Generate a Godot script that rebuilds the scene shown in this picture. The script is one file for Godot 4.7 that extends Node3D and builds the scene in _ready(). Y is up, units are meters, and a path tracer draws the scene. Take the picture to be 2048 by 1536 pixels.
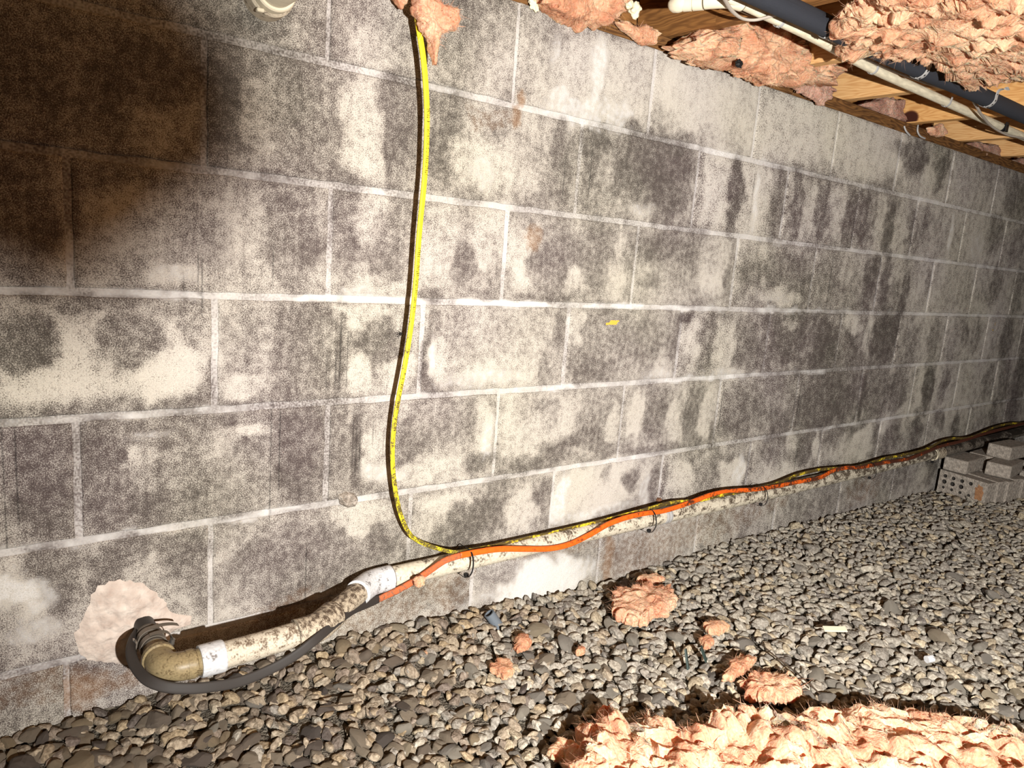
extends Node3D
# A crawlspace: stained block wall, gravel floor, drain pipe with cables, joists with fibreglass insulation. x runs along the wall, z out of it, y up from the gravel.

const BW := 0.4064
const BH := 0.2032
const BED0 := 0.73        # height of the bed joint at eye level
const WALL_TOP := 1.3396
const JOIST_Y := 1.379    # underside of the joists
var taken := {}
var M := {}
var rng := RandomNumberGenerator.new()
var blots: Array = []
var hairs: Array = []
var joints := {}
var beds: Array = []
var nz := FastNoiseLite.new()
var nz2 := FastNoiseLite.new()


# ---------------------------------------------------------------- naming
func numbered(called: String) -> String:
	var n: int = taken.get(called, 0)
	taken[called] = n + 1
	return called if n == 0 else "%s_%03d" % [called, n]

func thing(called: String, label: String, category: String, at := Vector3.ZERO, group := "") -> Node3D:
	var o := Node3D.new()
	o.name = numbered(called)
	add_child(o)
	o.position = at
	tag(o, label, category, group)
	return o

func tag(o: Node3D, label: String, category: String, group := "", kind := "") -> void:
	o.set_meta("label", label)
	o.set_meta("category", category)
	if group != "":
		o.set_meta("group", group)
	if kind != "":
		o.set_meta("kind", kind)

func obj(called: String, mesh: Mesh, mat: Material, parent: Node3D, at := Vector3.ZERO) -> MeshInstance3D:
	var o := MeshInstance3D.new()
	o.name = called
	o.mesh = mesh
	o.material_override = mat
	o.position = at
	o.cast_shadow = GeometryInstance3D.SHADOW_CASTING_SETTING_ON
	parent.add_child(o, true)
	return o


# ---------------------------------------------------------------- meshes
func finish(v: PackedVector3Array, idx: PackedInt32Array, uv := PackedVector2Array(), col := PackedColorArray(), flip_check := true, flat := false) -> ArrayMesh:
	# front faces clockwise, smooth normals; closed shapes are turned outward
	if flip_check:
		var c := Vector3.ZERO
		for p in v:
			c += p
		c /= v.size()
		var vol := 0.0
		for i in range(0, idx.size(), 3):
			vol += (v[idx[i]] - c).dot((v[idx[i + 1]] - c).cross(v[idx[i + 2]] - c))
		if vol > 0.0:
			for i in range(0, idx.size(), 3):
				var t := idx[i + 1]
				idx[i + 1] = idx[i + 2]
				idx[i + 2] = t
	if flat:
		var v2 := PackedVector3Array()
		var uv2 := PackedVector2Array()
		var c2 := PackedColorArray()
		var i2 := PackedInt32Array()
		for i in idx.size():
			v2.append(v[idx[i]])
			if uv.size():
				uv2.append(uv[idx[i]])
			if col.size():
				c2.append(col[idx[i]])
			i2.append(i)
		v = v2
		uv = uv2
		col = c2
		idx = i2
	var n := PackedVector3Array()
	n.resize(v.size())
	for i in range(0, idx.size(), 3):
		var a := idx[i]
		var b := idx[i + 1]
		var c := idx[i + 2]
		var f := (v[c] - v[a]).cross(v[b] - v[a])
		n[a] += f
		n[b] += f
		n[c] += f
	for i in n.size():
		n[i] = n[i].normalized() if n[i].length_squared() > 1e-20 else Vector3.UP
	return arrays(v, n, idx, uv, col)

func arrays(v: PackedVector3Array, n: PackedVector3Array, idx: PackedInt32Array, uv := PackedVector2Array(), col := PackedColorArray()) -> ArrayMesh:
	var a := []
	a.resize(Mesh.ARRAY_MAX)
	a[Mesh.ARRAY_VERTEX] = v
	a[Mesh.ARRAY_NORMAL] = n
	a[Mesh.ARRAY_INDEX] = idx
	if uv.size():
		a[Mesh.ARRAY_TEX_UV] = uv
	if col.size():
		a[Mesh.ARRAY_COLOR] = col
	var m := ArrayMesh.new()
	m.add_surface_from_arrays(Mesh.PRIMITIVE_TRIANGLES, a)
	return m

func spline(pts: Array, each: int) -> PackedVector3Array:
	var out := PackedVector3Array()
	for i in pts.size() - 1:
		var p0: Vector3 = pts[maxi(i - 1, 0)]
		var p1: Vector3 = pts[i]
		var p2: Vector3 = pts[i + 1]
		var p3: Vector3 = pts[mini(i + 2, pts.size() - 1)]
		for k in each:
			out.append(p1.cubic_interpolate(p2, p0, p3, float(k) / each))
	out.append(pts[pts.size() - 1])
	return out

# a sweep along a path; wide is the half width across `face`, deep the half thickness along it
func tube(path: PackedVector3Array, wide: float, deep: float, face: Vector3, segs := 12, taper := 1.0, square := 1.0, turn := 0.0) -> ArrayMesh:
	var v := PackedVector3Array()
	var uv := PackedVector2Array()
	var idx := PackedInt32Array()
	var len := 0.0
	var total := 0.0
	for i in path.size() - 1:
		total += path[i].distance_to(path[i + 1])
	for i in path.size():
		var t := (path[mini(i + 1, path.size() - 1)] - path[maxi(i - 1, 0)]).normalized()
		var side := t.cross(face)
		side = side.normalized() if side.length() > 0.05 else t.cross(Vector3(0.3, 0.9, 0.1)).normalized()
		var nn := side.cross(t)
		if i:
			len += path[i].distance_to(path[i - 1])
		var k := lerpf(1.0, taper, float(i) / (path.size() - 1))
		for s in segs + 1:
			var a := TAU * s / segs + turn
			var ca := cos(a)
			var sa := sin(a)
			var ex := signf(ca) * pow(absf(ca), square)
			var ey := signf(sa) * pow(absf(sa), square)
			v.append(path[i] + side * ex * wide * k + nn * ey * deep * k)
			uv.append(Vector2(len / total, float(s) / segs))
	var w := segs + 1
	for i in path.size() - 1:
		for s in segs:
			var a := i * w + s
			idx.append_array([a, a + 1, a + w, a + 1, a + w + 1, a + w])
	for e in 2:
		var at := 0 if e == 0 else path.size() - 1
		var c := v.size()
		v.append(path[at])
		uv.append(Vector2(float(e), 0.5))
		for s in segs:
			if e == 0:
				idx.append_array([c, at * w + s + 1, at * w + s])
			else:
				idx.append_array([c, at * w + s, at * w + s + 1])
	return finish(v, idx, uv)

# profile: Vector2(distance along the axis, radius); closed by its own first and last radius
func lathe(profile: Array, from: Vector3, axis: Vector3, segs := 28) -> ArrayMesh:
	axis = axis.normalized()
	var side := axis.cross(Vector3(0.31, 0.9, 0.2)).normalized()
	var up := side.cross(axis)
	var v := PackedVector3Array()
	var uv := PackedVector2Array()
	var idx := PackedInt32Array()
	# corners are doubled so that they stay crisp
	var rings := []
	for i in profile.size():
		rings.append(profile[i])
		if i > 0 and i < profile.size() - 1:
			rings.append(profile[i])
	var w := segs + 1
	for i in rings.size():
		var p: Vector2 = rings[i]
		for s in segs + 1:
			var a := TAU * s / segs
			v.append(from + axis * p.x + (side * cos(a) + up * sin(a)) * p.y)
			uv.append(Vector2(p.x * 8.0, float(s) / segs))
	for i in range(0, rings.size() - 1, 2):
		for s in segs:
			var a := i * w + s
			idx.append_array([a, a + 1, a + w, a + 1, a + w + 1, a + w])
	return finish(v, idx, uv)

func box(size: Vector3, bevel := 0.004, jitter := 0.0, grain := 0) -> ArrayMesh:
	# a box with chamfered edges; uv runs along the longest side (grain: 0 x, 1 y, 2 z)
	var h := size * 0.5
	var b := minf(bevel, minf(h.x, minf(h.y, h.z)) * 0.5)
	var v := PackedVector3Array()
	var idx := PackedInt32Array()
	var at := {}
	var corner := func(sx: int, sy: int, sz: int, axis: int) -> int:
		var key := sx * 1000 + sy * 100 + sz * 10 + axis
		if not at.has(key):
			var p := Vector3(sx * h.x, sy * h.y, sz * h.z)
			for k in 3:
				if k != axis:
					p[k] -= signf(p[k]) * b
			at[key] = v.size()
			v.append(p)
		return at[key]
	var S := [-1, 1]
	for axis in 3:
		for s in S:
			var q := []
			for e in [[-1, -1], [1, -1], [1, 1], [-1, 1]]:
				var c := [0, 0, 0]
				c[axis] = s
				c[(axis + 1) % 3] = e[0]
				c[(axis + 2) % 3] = e[1]
				q.append(corner.call(c[0], c[1], c[2], axis))
			if s > 0:
				idx.append_array([q[0], q[2], q[1], q[0], q[3], q[2]])
			else:
				idx.append_array([q[0], q[1], q[2], q[0], q[2], q[3]])
	for axis in 3:      # edges along axis
		var o1 := (axis + 1) % 3
		var o2 := (axis + 2) % 3
		for s1 in S:
			for s2 in S:
				var c0 := [0, 0, 0]
				c0[o1] = s1
				c0[o2] = s2
				var c1 := c0.duplicate()
				c0[axis] = -1
				c1[axis] = 1
				var a = corner.call(c0[0], c0[1], c0[2], o1)
				var b2 = corner.call(c1[0], c1[1], c1[2], o1)
				var c = corner.call(c1[0], c1[1], c1[2], o2)
				var d = corner.call(c0[0], c0[1], c0[2], o2)
				if s1 * s2 > 0:
					idx.append_array([a, b2, c, a, c, d])
				else:
					idx.append_array([a, c, b2, a, d, c])
	for sx in S:
		for sy in S:
			for sz in S:
				var a = corner.call(sx, sy, sz, 0)
				var b2 = corner.call(sx, sy, sz, 1)
				var c = corner.call(sx, sy, sz, 2)
				if sx * sy * sz > 0:
					idx.append_array([a, c, b2])
				else:
					idx.append_array([a, b2, c])
	if jitter > 0.0:
		for i in v.size():
			v[i] += Vector3(rng.randf_range(-jitter, jitter), rng.randf_range(-jitter, jitter), rng.randf_range(-jitter, jitter))
	# flat shading with box-mapped uv
	var v2 := PackedVector3Array()
	var uv := PackedVector2Array()
	var i2 := PackedInt32Array()
	for i in range(0, idx.size(), 3):
		var f := (v[idx[i + 2]] - v[idx[i]]).cross(v[idx[i + 1]] - v[idx[i]]).abs()
		var skip := 0 if f.x > f.y and f.x > f.z else (1 if f.y > f.z else 2)
		for k in 3:
			var p := v[idx[i + k]]
			v2.append(p)
			i2.append(i + k)
			var along := grain
			if along == skip:
				along = (skip + 1) % 3
			var other := 3 - skip - along
			uv.append(Vector2(p[along] / 0.9 + 0.5, p[other] / 0.25 + 0.5))
	return finish(v2, i2, uv, PackedColorArray(), false)


# ---------------------------------------------------------------- materials
func mat(color: Color, rough := 0.9, tex: Texture2D = null) -> StandardMaterial3D:
	var m := StandardMaterial3D.new()
	m.albedo_color = color
	m.roughness = rough
	m.metallic_specular = 0.3
	if tex:
		m.albedo_texture = tex
	return m

func relief(m: StandardMaterial3D, tex: Texture2D, cm: float) -> StandardMaterial3D:
	m.heightmap_enabled = true
	m.heightmap_texture = tex
	m.heightmap_scale = cm
	return m

func triplanar(m: StandardMaterial3D, per_metre: float) -> StandardMaterial3D:
	m.uv1_triplanar = true
	m.uv1_scale = Vector3.ONE * per_metre
	return m

func noise(freq: float, octaves := 4, sd := 1, kind := FastNoiseLite.TYPE_SIMPLEX_SMOOTH) -> FastNoiseLite:
	var n := FastNoiseLite.new()
	n.seed = sd
	n.noise_type = kind
	n.frequency = freq
	n.fractal_type = FastNoiseLite.FRACTAL_FBM if octaves > 1 else FastNoiseLite.FRACTAL_NONE
	n.fractal_octaves = octaves
	return n

func bytes_of(n: FastNoiseLite, w: int, h: int) -> PackedByteArray:
	var im := n.get_seamless_image(w, h)
	im.convert(Image.FORMAT_L8)
	return im.get_data()

func tex_from(n: FastNoiseLite, w: int, h: int, lo: Color, hi: Color, contrast := 1.0) -> ImageTexture:
	var d := bytes_of(n, w, h)
	var o := PackedByteArray()
	o.resize(w * h * 3)
	var lut := PackedByteArray()
	for i in 256:
		var t := clampf((i / 255.0 - 0.5) * contrast + 0.5, 0.0, 1.0)
		var c := lo.lerp(hi, t)
		lut.append_array([c.r8, c.g8, c.b8])
	for i in w * h:
		var k := d[i] * 3
		o[i * 3] = lut[k]
		o[i * 3 + 1] = lut[k + 1]
		o[i * 3 + 2] = lut[k + 2]
	return ImageTexture.create_from_image(Image.create_from_data(w, h, false, Image.FORMAT_RGB8, o))

func grey_tex(n: FastNoiseLite, w: int, h: int) -> ImageTexture:
	return ImageTexture.create_from_image(Image.create_from_data(w, h, false, Image.FORMAT_L8, bytes_of(n, w, h)))


# ---------------------------------------------------------------- the stained wall
func _s(k: String, x: float, y: float, rx: float, ry: float, v: float, s: float) -> void:
	blots.append([k, x, y, rx, ry, v, s])

func _h(x: float, y0: float, y1: float) -> void:
	hairs.append([x, y0, y1])

func stain_and_shade_field(x0: float, x1: float, y0: float, y1: float, w: int, h: int) -> Image:
	var mo := PackedFloat32Array()
	var wh := PackedFloat32Array()
	var ru := PackedFloat32Array()
	var ye := PackedFloat32Array()
	for a in [mo, wh, ru, ye]:
		a.resize(w * h)
	mo.resize(w * h)
	wh.resize(w * h)
	ru.resize(w * h)
	ye.resize(w * h)
	var low := noise(3.0, 4, 11)
	var mid := noise(14.0, 4, 12)
	var warp := noise(9.0, 3, 13)
	var sx := (x1 - x0) / w
	var sy := (y1 - y0) / h
	var wa := PackedFloat32Array()
	var wb := PackedFloat32Array()
	wa.resize(w * h)
	wb.resize(w * h)
	for j in h:
		var y := y1 - (j + 0.5) * sy
		for i in w:
			var x := x0 + (i + 0.5) * sx
			mo[j * w + i] = 0.43 + 0.22 * low.get_noise_2d(x, y * 0.7)
			wa[j * w + i] = warp.get_noise_2d(x, y)
			wb[j * w + i] = warp.get_noise_2d(x + 40.0, y)
	for b in blots:
		var k: String = b[0]
		var bx: float = b[1]
		var by: float = b[2]
		var rx: float = maxf(b[3], sx)
		var ry: float = maxf(b[4], sy)
		var val: float = b[5]
		var str: float = b[6]
		var amp := 0.018
		var i0 := clampi(int((bx - rx * 1.4 - amp - x0) / sx), 0, w)
		var i1 := clampi(int((bx + rx * 1.4 + amp - x0) / sx) + 1, 0, w)
		var j0 := clampi(int((y1 - by - ry * 1.4 - amp) / sy), 0, h)
		var j1 := clampi(int((y1 - by + ry * 1.4 + amp) / sy) + 1, 0, h)
		var small := minf(rx, ry)
		var wk := minf(amp, small * 0.55) * 2.0
		for j in range(j0, j1):
			var y := y1 - (j + 0.5) * sy - by
			for i in range(i0, i1):
				var at := j * w + i
				var dx := (x0 + (i + 0.5) * sx - bx + wa[at] * wk) / rx
				var dy := (y + wb[at] * wk) / ry
				var r2 := dx * dx + dy * dy
				if r2 >= 1.9:
					continue
				var f := smoothstep(1.9, 0.25, r2) * str
				if k == "m":
					mo[at] = lerpf(mo[at], val, f)
				elif k == "w":
					wh[at] = maxf(wh[at], f * val)
				elif k == "r":
					ru[at] = maxf(ru[at], f * val)
				else:
					ye[at] = maxf(ye[at], f * val)
	var o := PackedByteArray()
	o.resize(w * h * 4)
	var hue := noise(2.2, 2, 17)
	for j in h:
		var y := y1 - (j + 0.5) * sy
		var near_bed := 1.0
		for b in beds:
			near_bed = minf(near_bed, absf(y - b))
		for i in w:
			var at := j * w + i
			var x := x0 + (i + 0.5) * sx
			var md := mid.get_noise_2d(x, y * 0.8)
			var mv := mo[at] + 0.03 + 0.13 * md
			mv += 0.14 * maxf(0.0, 1.0 - near_bed / 0.018) * (0.3 + wa[at])
			o[at * 4] = clampi(int(mv * 255.0), 0, 255)
			o[at * 4 + 1] = clampi(int(wh[at] * 255.0), 0, 255)
			o[at * 4 + 2] = clampi(int((ru[at] * 0.8) * 255.0), 0, 255)
			o[at * 4 + 3] = clampi(int((0.5 + 0.6 * hue.get_noise_2d(x, y)) * 200.0), 0, 200) if ye[at] < 0.35 else 255
	return Image.create_from_data(w, h, false, Image.FORMAT_RGBA8, o)

# returns [albedo, height]
func wall_textures(field: Image, w: int, h: int, x0: float, x1: float, y0: float, y1: float, grain: PackedByteArray, clump: PackedByteArray, streak: PackedByteArray, mortar: bool) -> Array:
	var f: Image = field.duplicate()
	f.resize(w, h, Image.INTERPOLATE_CUBIC)
	var d := f.get_data()
	var o := PackedByteArray()
	o.resize(w * h * 3)
	var hh := PackedByteArray()
	hh.resize(w * h)
	var lr := 178.0
	var lg := 171.0
	var lb := 156.0
	var spread := 1.0
	var gain := 1.0
	var shift := 0.0
	if mortar:
		lr = 180.0
		lg = 175.0
		lb = 165.0
		spread = 0.55
		gain = 0.9
		shift = -14.0
	for y in h:
		for x in w:
			var at := y * w + x
			var t := ((y & 1023) << 10) | (x & 1023)
			var g := grain[t] - 128.0
			var c := clump[t] - 128.0
			var s := streak[((((y >> 1) + 31) & 1023) << 10) | (x & 1023)] - 128.0
			var q := at * 4
			var mv := d[q] * gain + shift
			var e := mv + g * spread + c * (0.2 if mortar else 0.42) + s * 0.1
			var k := clampf((e - 44.0) / 172.0, 0.0, 1.0)
			k = k * k * (3.0 - 2.0 * k)
			var hu := d[q + 3] / 200.0
			var yel := d[q + 3] + c * 0.25 > 214.0
			hu = minf(hu, 1.0)
			# light face of the block, dirt of two hues
			var dr := 64.0 + 3.0 * hu
			var dg := 60.0 - 3.0 * hu
			var db := 53.0 + 3.0 * hu
			var v := 1.0 + g * 0.0009 + c * 0.0004
			var r := lerpf(lr * v, dr, k)
			var gg := lerpf(lg * v, dg, k)
			var b := lerpf(lb * v + 7.0 * hu, db, k)
			var wv := clampf((d[q + 1] + g * 0.75 + c * 0.7 - 60.0) / 110.0, 0.0, 1.0) if d[q + 1] > 6 else 0.0
			if wv > 0.0:
				r = lerpf(r, 200.0, wv * 0.7)
				gg = lerpf(gg, 198.0, wv * 0.7)
				b = lerpf(b, 194.0, wv * 0.7)
			if d[q + 2] > 4:
				var rv := clampf((d[q + 2] + g * 0.4 + c * 0.5) / 300.0, 0.0, 1.0)
				r = lerpf(r, 112.0, rv)
				gg = lerpf(gg, 76.0, rv)
				b = lerpf(b, 48.0, rv)
			if yel:
				r = 196.0
				gg = 158.0
				b = 62.0
			o[at * 3] = int(clampf(r, 0.0, 255.0))
			o[at * 3 + 1] = int(clampf(gg, 0.0, 255.0))
			o[at * 3 + 2] = int(clampf(b, 0.0, 255.0))
			hh[at] = int(clampf(140.0 - g * 0.55 + c * 0.45, 0.0, 255.0))
	for l in hairs:
		var px := int((l[0] - x0) / (x1 - x0) * w)
		if px < 4 or px > w - 5:
			continue
		var py0 := clampi(int((y1 - l[1]) / (y1 - y0) * h), 0, h - 1)
		var py1 := clampi(int((y1 - l[2]) / (y1 - y0) * h), 0, h - 1)
		for y in range(py0, py1):
			var wob := int(2.5 * nz.get_noise_2d(l[0] * 90.0, y * 0.25))
			var fade := minf(1.0, minf(y - py0, py1 - y) / 30.0)
			for dx in 3:
				var at := y * w + px + wob + dx
				var k := (0.3 if dx == 1 else 0.14) * fade * clampf(streak[((y & 1023) << 10) | (px & 1023)] / 110.0, 0.3, 1.2)
				for ch in 3:
					o[at * 3 + ch] = int(o[at * 3 + ch] * (1.0 - k))
	return [ImageTexture.create_from_image(Image.create_from_data(w, h, false, Image.FORMAT_RGB8, o)), ImageTexture.create_from_image(Image.create_from_data(w, h, false, Image.FORMAT_L8, hh))]

func block_mesh(xa: float, xb: float, ya: float, yb: float, u: Vector4, shift: float) -> ArrayMesh:
	# one block: face at z = 0 with a worn, slightly uneven arris; uv in the wall's own metres
	var n := 14
	var m := 8
	var ring := PackedVector2Array()
	for i in n:
		ring.append(Vector2(lerpf(xa, xb, float(i) / n), ya))
	for i in m:
		ring.append(Vector2(xb, lerpf(ya, yb, float(i) / m)))
	for i in n:
		ring.append(Vector2(lerpf(xb, xa, float(i) / n), yb))
	for i in m:
		ring.append(Vector2(xa, lerpf(yb, ya, float(i) / m)))
	var c := Vector2((xa + xb) * 0.5, (ya + yb) * 0.5)
	var v := PackedVector3Array()
	var idx := PackedInt32Array()
	var steps := [[0.0, -0.03], [0.0, -0.0042], [0.0012, -0.0018], [0.0034, -0.0003], [0.011, 0.0]]
	for st in steps:
		for p in ring:
			var wob: float = 0.0022 * nz.get_noise_2d(p.x * 160.0, p.y * 160.0) + 0.0012 * nz2.get_noise_2d(p.x * 700.0, p.y * 700.0)
			var inx: float = st[0] + wob
			v.append(Vector3(p.x + inx * signf(c.x - p.x) * (1.0 if absf(absf(p.x - c.x) - (xb - xa) * 0.5) < 0.001 else 0.0), p.y + inx * signf(c.y - p.y) * (1.0 if absf(absf(p.y - c.y) - (yb - ya) * 0.5) < 0.001 else 0.0), st[1]))
	var r := ring.size()
	for s in steps.size() - 1:
		for i in r:
			var a := s * r + i
			var b := s * r + (i + 1) % r
			idx.append_array([a, a + r, b, b, a + r, b + r])
	var k := v.size()
	v.append(Vector3(c.x, c.y, 0.0006))
	for i in r:
		idx.append_array([(steps.size() - 1) * r + i, k, (steps.size() - 1) * r + (i + 1) % r])
	var uv := PackedVector2Array()
	for p in v:
		uv.append(Vector2((p.x + shift - u.x) / (u.y - u.x), (u.w - p.y) / (u.w - u.z)))
	return finish(v, idx, uv, PackedColorArray(), false)

func slab_uv(xa: float, xb: float, ya: float, yb: float, z: float, thick: float, u: Vector4) -> ArrayMesh:
	var v := PackedVector3Array()
	var idx := PackedInt32Array()
	for zz in [z, z - thick]:
		for p in [Vector2(xa, ya), Vector2(xb, ya), Vector2(xb, yb), Vector2(xa, yb)]:
			v.append(Vector3(p.x, p.y, zz))
	idx.append_array([0, 2, 1, 0, 3, 2, 4, 5, 6, 4, 6, 7])
	for i in 4:
		var j := (i + 1) % 4
		idx.append_array([i, j, i + 4, j, j + 4, i + 4])
	var uv := PackedVector2Array()
	for p in v:
		uv.append(Vector2((p.x - u.x) / (u.y - u.x), (u.w - p.y) / (u.w - u.z)))
	return finish(v, idx, uv, PackedColorArray(), true, true)

func lump(center: Vector3, normal: Vector3, outline: Array, thick: float, rough: float, sd: int) -> ArrayMesh:
	# a trowelled dab of mortar: outline in metres round the centre, on a plane
	var n := noise(38.0, 4, sd)
	var v := PackedVector3Array()
	var idx := PackedInt32Array()
	var segs := 72
	var rings := 14
	var bx := Vector3.RIGHT if absf(normal.x) < 0.9 else Vector3.BACK
	var by := normal.cross(bx).normalized() * -1.0
	bx = by.cross(normal).normalized() * 1.0
	if bx.x < 0:
		bx = -bx
	if by.y < 0 and absf(normal.y) < 0.5:
		by = -by
	for k in rings + 1:
		var t := float(k) / rings
		for s in segs:
			var a := TAU * s / segs
			var dir := Vector2(cos(a), sin(a))
			var rad := ray(outline, dir) * (1.0 + 0.1 * n.get_noise_2d(dir.x * 0.9 + sd, dir.y * 0.9))
			var p := dir * rad * t
			var hgt := thick * pow(maxf(0.0, 1.0 - pow(t, 3.0)), 0.7) * (1.0 + rough * n.get_noise_2d(p.x + 3.0, p.y))
			v.append(center + bx * p.x + by * p.y + normal * (hgt - 0.001))
	for k in rings:
		for s in segs:
			var a := k * segs + s
			var b := k * segs + (s + 1) % segs
			idx.append_array([a, b, a + segs, b, b + segs, a + segs])
	# front must face along the normal
	var f := (v[idx[5]] - v[idx[3]]).cross(v[idx[4]] - v[idx[3]])
	if f.dot(normal) < 0.0:
		for i in range(0, idx.size(), 3):
			var q := idx[i + 1]
			idx[i + 1] = idx[i + 2]
			idx[i + 2] = q
	return finish(v, idx, PackedVector2Array(), PackedColorArray(), false)

func ray(poly: Array, dir: Vector2) -> float:
	var best := 0.0
	for i in poly.size():
		var hit = Geometry2D.segment_intersects_segment(Vector2.ZERO, dir * 10.0, poly[i], poly[(i + 1) % poly.size()])
		if hit != null:
			best = maxf(best, (hit as Vector2).length())
	return best


# ---------------------------------------------------------------- glass wool
# outline: points in the plane (bx, by) round `at`; thick along bn on the front and on the back
func wool(parent: Node3D, at: Vector3, bx: Vector3, by: Vector3, outline: Array, front: float, back: float, sd: int, nt := 160, nr := 36, fold := 0.016, ragged := 0.1, hairs_n := 140, hair_len := 0.02, material := "wool", flat_back := false, curl := 0.0) -> void:
	var bn := bx.cross(by).normalized()
	var n1 := noise(7.5, 2, sd)
	var n2 := noise(26.0, 2, sd + 1)
	var n3 := noise(85.0, 1, sd + 2)
	var nw := noise(16.0, 2, sd + 3)
	var v := PackedVector3Array()
	var col := PackedColorArray()
	var idx := PackedInt32Array()
	var rads := PackedFloat32Array()
	for s in nt:
		var a := TAU * s / nt
		var d := Vector2(cos(a), sin(a))
		var r := ray(outline, d)
		var e := d * r
		r *= 1.0 + ragged * (0.8 * n2.get_noise_2d(e.x, e.y) + 0.9 * n3.get_noise_2d(e.x, e.y))
		rads.append(r)
	var rows := 2 * nr
	for k in rows + 1:
		var ph := PI * (float(k) / rows - 0.5)      # -90 back .. +90 front
		var t := pow(cos(ph), 0.62)
		var up := signf(ph) * pow(absf(sin(ph)), 0.55)
		for s in nt:
			var a := TAU * s / nt
			var p2 := Vector2(cos(a), sin(a)) * rads[s] * t
			var hgt := up * (front if up > 0.0 else back)
			var p := at + bx * p2.x + by * p2.y + bn * hgt
			if not (flat_back and up < 0.0):
				var wv := Vector3(nw.get_noise_3dv(p), nw.get_noise_3dv(p + Vector3(9, 0, 0)), nw.get_noise_3dv(p + Vector3(0, 9, 0)))
				var pw := p + wv * 0.045
				var q1 := n1.get_noise_3dv(pw)
				var q2 := n2.get_noise_3dv(pw)
				var b := sqrt(q1 * q1 + 0.006) * 2.0 + sqrt(q2 * q2 + 0.012) * 0.2 - 0.5
				var fine := n3.get_noise_3dv(p + wv * 0.02) * 0.09
				var nrm := (bn * hgt / maxf(front, 0.01) + (bx * p2.x + by * p2.y) * 0.5 / maxf(rads[s], 0.02)).normalized()
				p += nrm * (b + fine) * fold + wv * fold * 0.6
				p += bn * curl * t * t
			v.append(p)
			var c := 0.5 + 0.9 * n1.get_noise_3dv(p * 1.3 + Vector3(5, 5, 5)) + 0.5 * n2.get_noise_3dv(p)
			var tone: Color = M[material + "_a"].lerp(M[material + "_b"], clampf(c, 0.0, 1.0))
			col.append(tone.srgb_to_linear())
	for k in rows:
		for s in nt:
			var a := k * nt + s
			var b := k * nt + (s + 1) % nt
			idx.append_array([a, b, a + nt, b, b + nt, a + nt])
	obj("fleece", finish(v, idx, PackedVector2Array(), col), M.wool, parent)
	fuzz(parent, v, col, nt, rows, nr, at, bn, sd, hairs_n, hair_len)

# a torn sheet of glass wool lying on the ground: far edge and near edge in plan (x, z)
func wool_sheet(parent: Node3D, far_edge: Array, near_edge: Array, high: float, low: float, sd: int, ns: int, ntt: int, fold: float, hairs_n: int, hair_len: float, material: String) -> void:
	var n1 := noise(6.5, 2, sd)
	var n2 := noise(22.0, 2, sd + 1)
	var n3 := noise(75.0, 2, sd + 2)
	var nw := noise(14.0, 2, sd + 3)
	var fe := spline(far_edge, 8)
	var ne := spline(near_edge, 8)
	var v := PackedVector3Array()
	var col := PackedColorArray()
	var idx := PackedInt32Array()
	for k in ntt + 1:
		var a := float(k) / ntt
		var t := a * a * 0.98
		for s in ns:
			var u := float(s) / (ns - 1)
			var f: Vector3 = fe[int(u * (fe.size() - 1))].lerp(fe[mini(int(u * (fe.size() - 1)) + 1, fe.size() - 1)], fposmod(u * (fe.size() - 1), 1.0))
			var n: Vector3 = ne[int(u * (ne.size() - 1))].lerp(ne[mini(int(u * (ne.size() - 1)) + 1, ne.size() - 1)], fposmod(u * (ne.size() - 1), 1.0))
			var p := f.lerp(n, t)
			var edge := minf(t * f.distance_to(n), minf(u, 1.0 - u) * 1.15)
			var hgt := high * sqrt(maxf(0.0, 1.0 - pow(1.0 - minf(edge / 0.045, 1.0), 2.0)))
			p.y = low + hgt
			var wv := Vector3(nw.get_noise_3dv(p), nw.get_noise_3dv(p + Vector3(9, 0, 0)), nw.get_noise_3dv(p + Vector3(0, 9, 0)))
			var pw := Vector3((p.x * 0.85 - p.z * 0.5) * 0.42, p.y, p.x * 0.5 + p.z * 0.85) + wv * 0.07
			var q1 := n1.get_noise_3dv(pw)
			var q2 := n2.get_noise_3dv(pw)
			var b := sqrt(q1 * q1 + 0.003) * 1.9 + sqrt(q2 * q2 + 0.01) * 0.3 - 0.45 + 0.14 * n3.get_noise_3dv(p)
			var lift := clampf(edge / 0.02, 0.0, 1.0)
			p.y += b * fold * lift
			p.z += (wv.z * 0.03 + 0.016 * n2.get_noise_2d(p.x * 1.6, 3.0) + 0.01 * n3.get_noise_2d(p.x, 9.0)) * (1.0 - t)
			p.x += wv.x * 0.02
			v.append(p)
			var c := 0.5 + 0.9 * n1.get_noise_3dv(p * 1.3 + Vector3(5, 5, 5)) + 0.5 * q2
			var tone: Color = M[material + "_a"].lerp(M[material + "_b"], clampf(c, 0.0, 1.0))
			col.append(tone.srgb_to_linear())
	for k in ntt:
		for s in ns - 1:
			var a := k * ns + s
			idx.append_array([a, a + 1, a + ns, a + 1, a + ns + 1, a + ns])
	var probe := ntt / 2 * (ns - 1) * 6 + (ns / 2) * 6
	if (v[idx[probe + 2]] - v[idx[probe]]).cross(v[idx[probe + 1]] - v[idx[probe]]).y < 0.0:
		for i in range(0, idx.size(), 3):
			var q := idx[i + 1]
			idx[i + 1] = idx[i + 2]
			idx[i + 2] = q
	obj("fleece", finish(v, idx, PackedVector2Array(), col, false), M.wool, parent)
	var mid := (fe[fe.size() / 2] + ne[ne.size() / 2]) * 0.5
	fuzz(parent, v, col, ns, int(ntt * 0.8), 0, mid, Vector3.UP, sd, hairs_n, hair_len)

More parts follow.
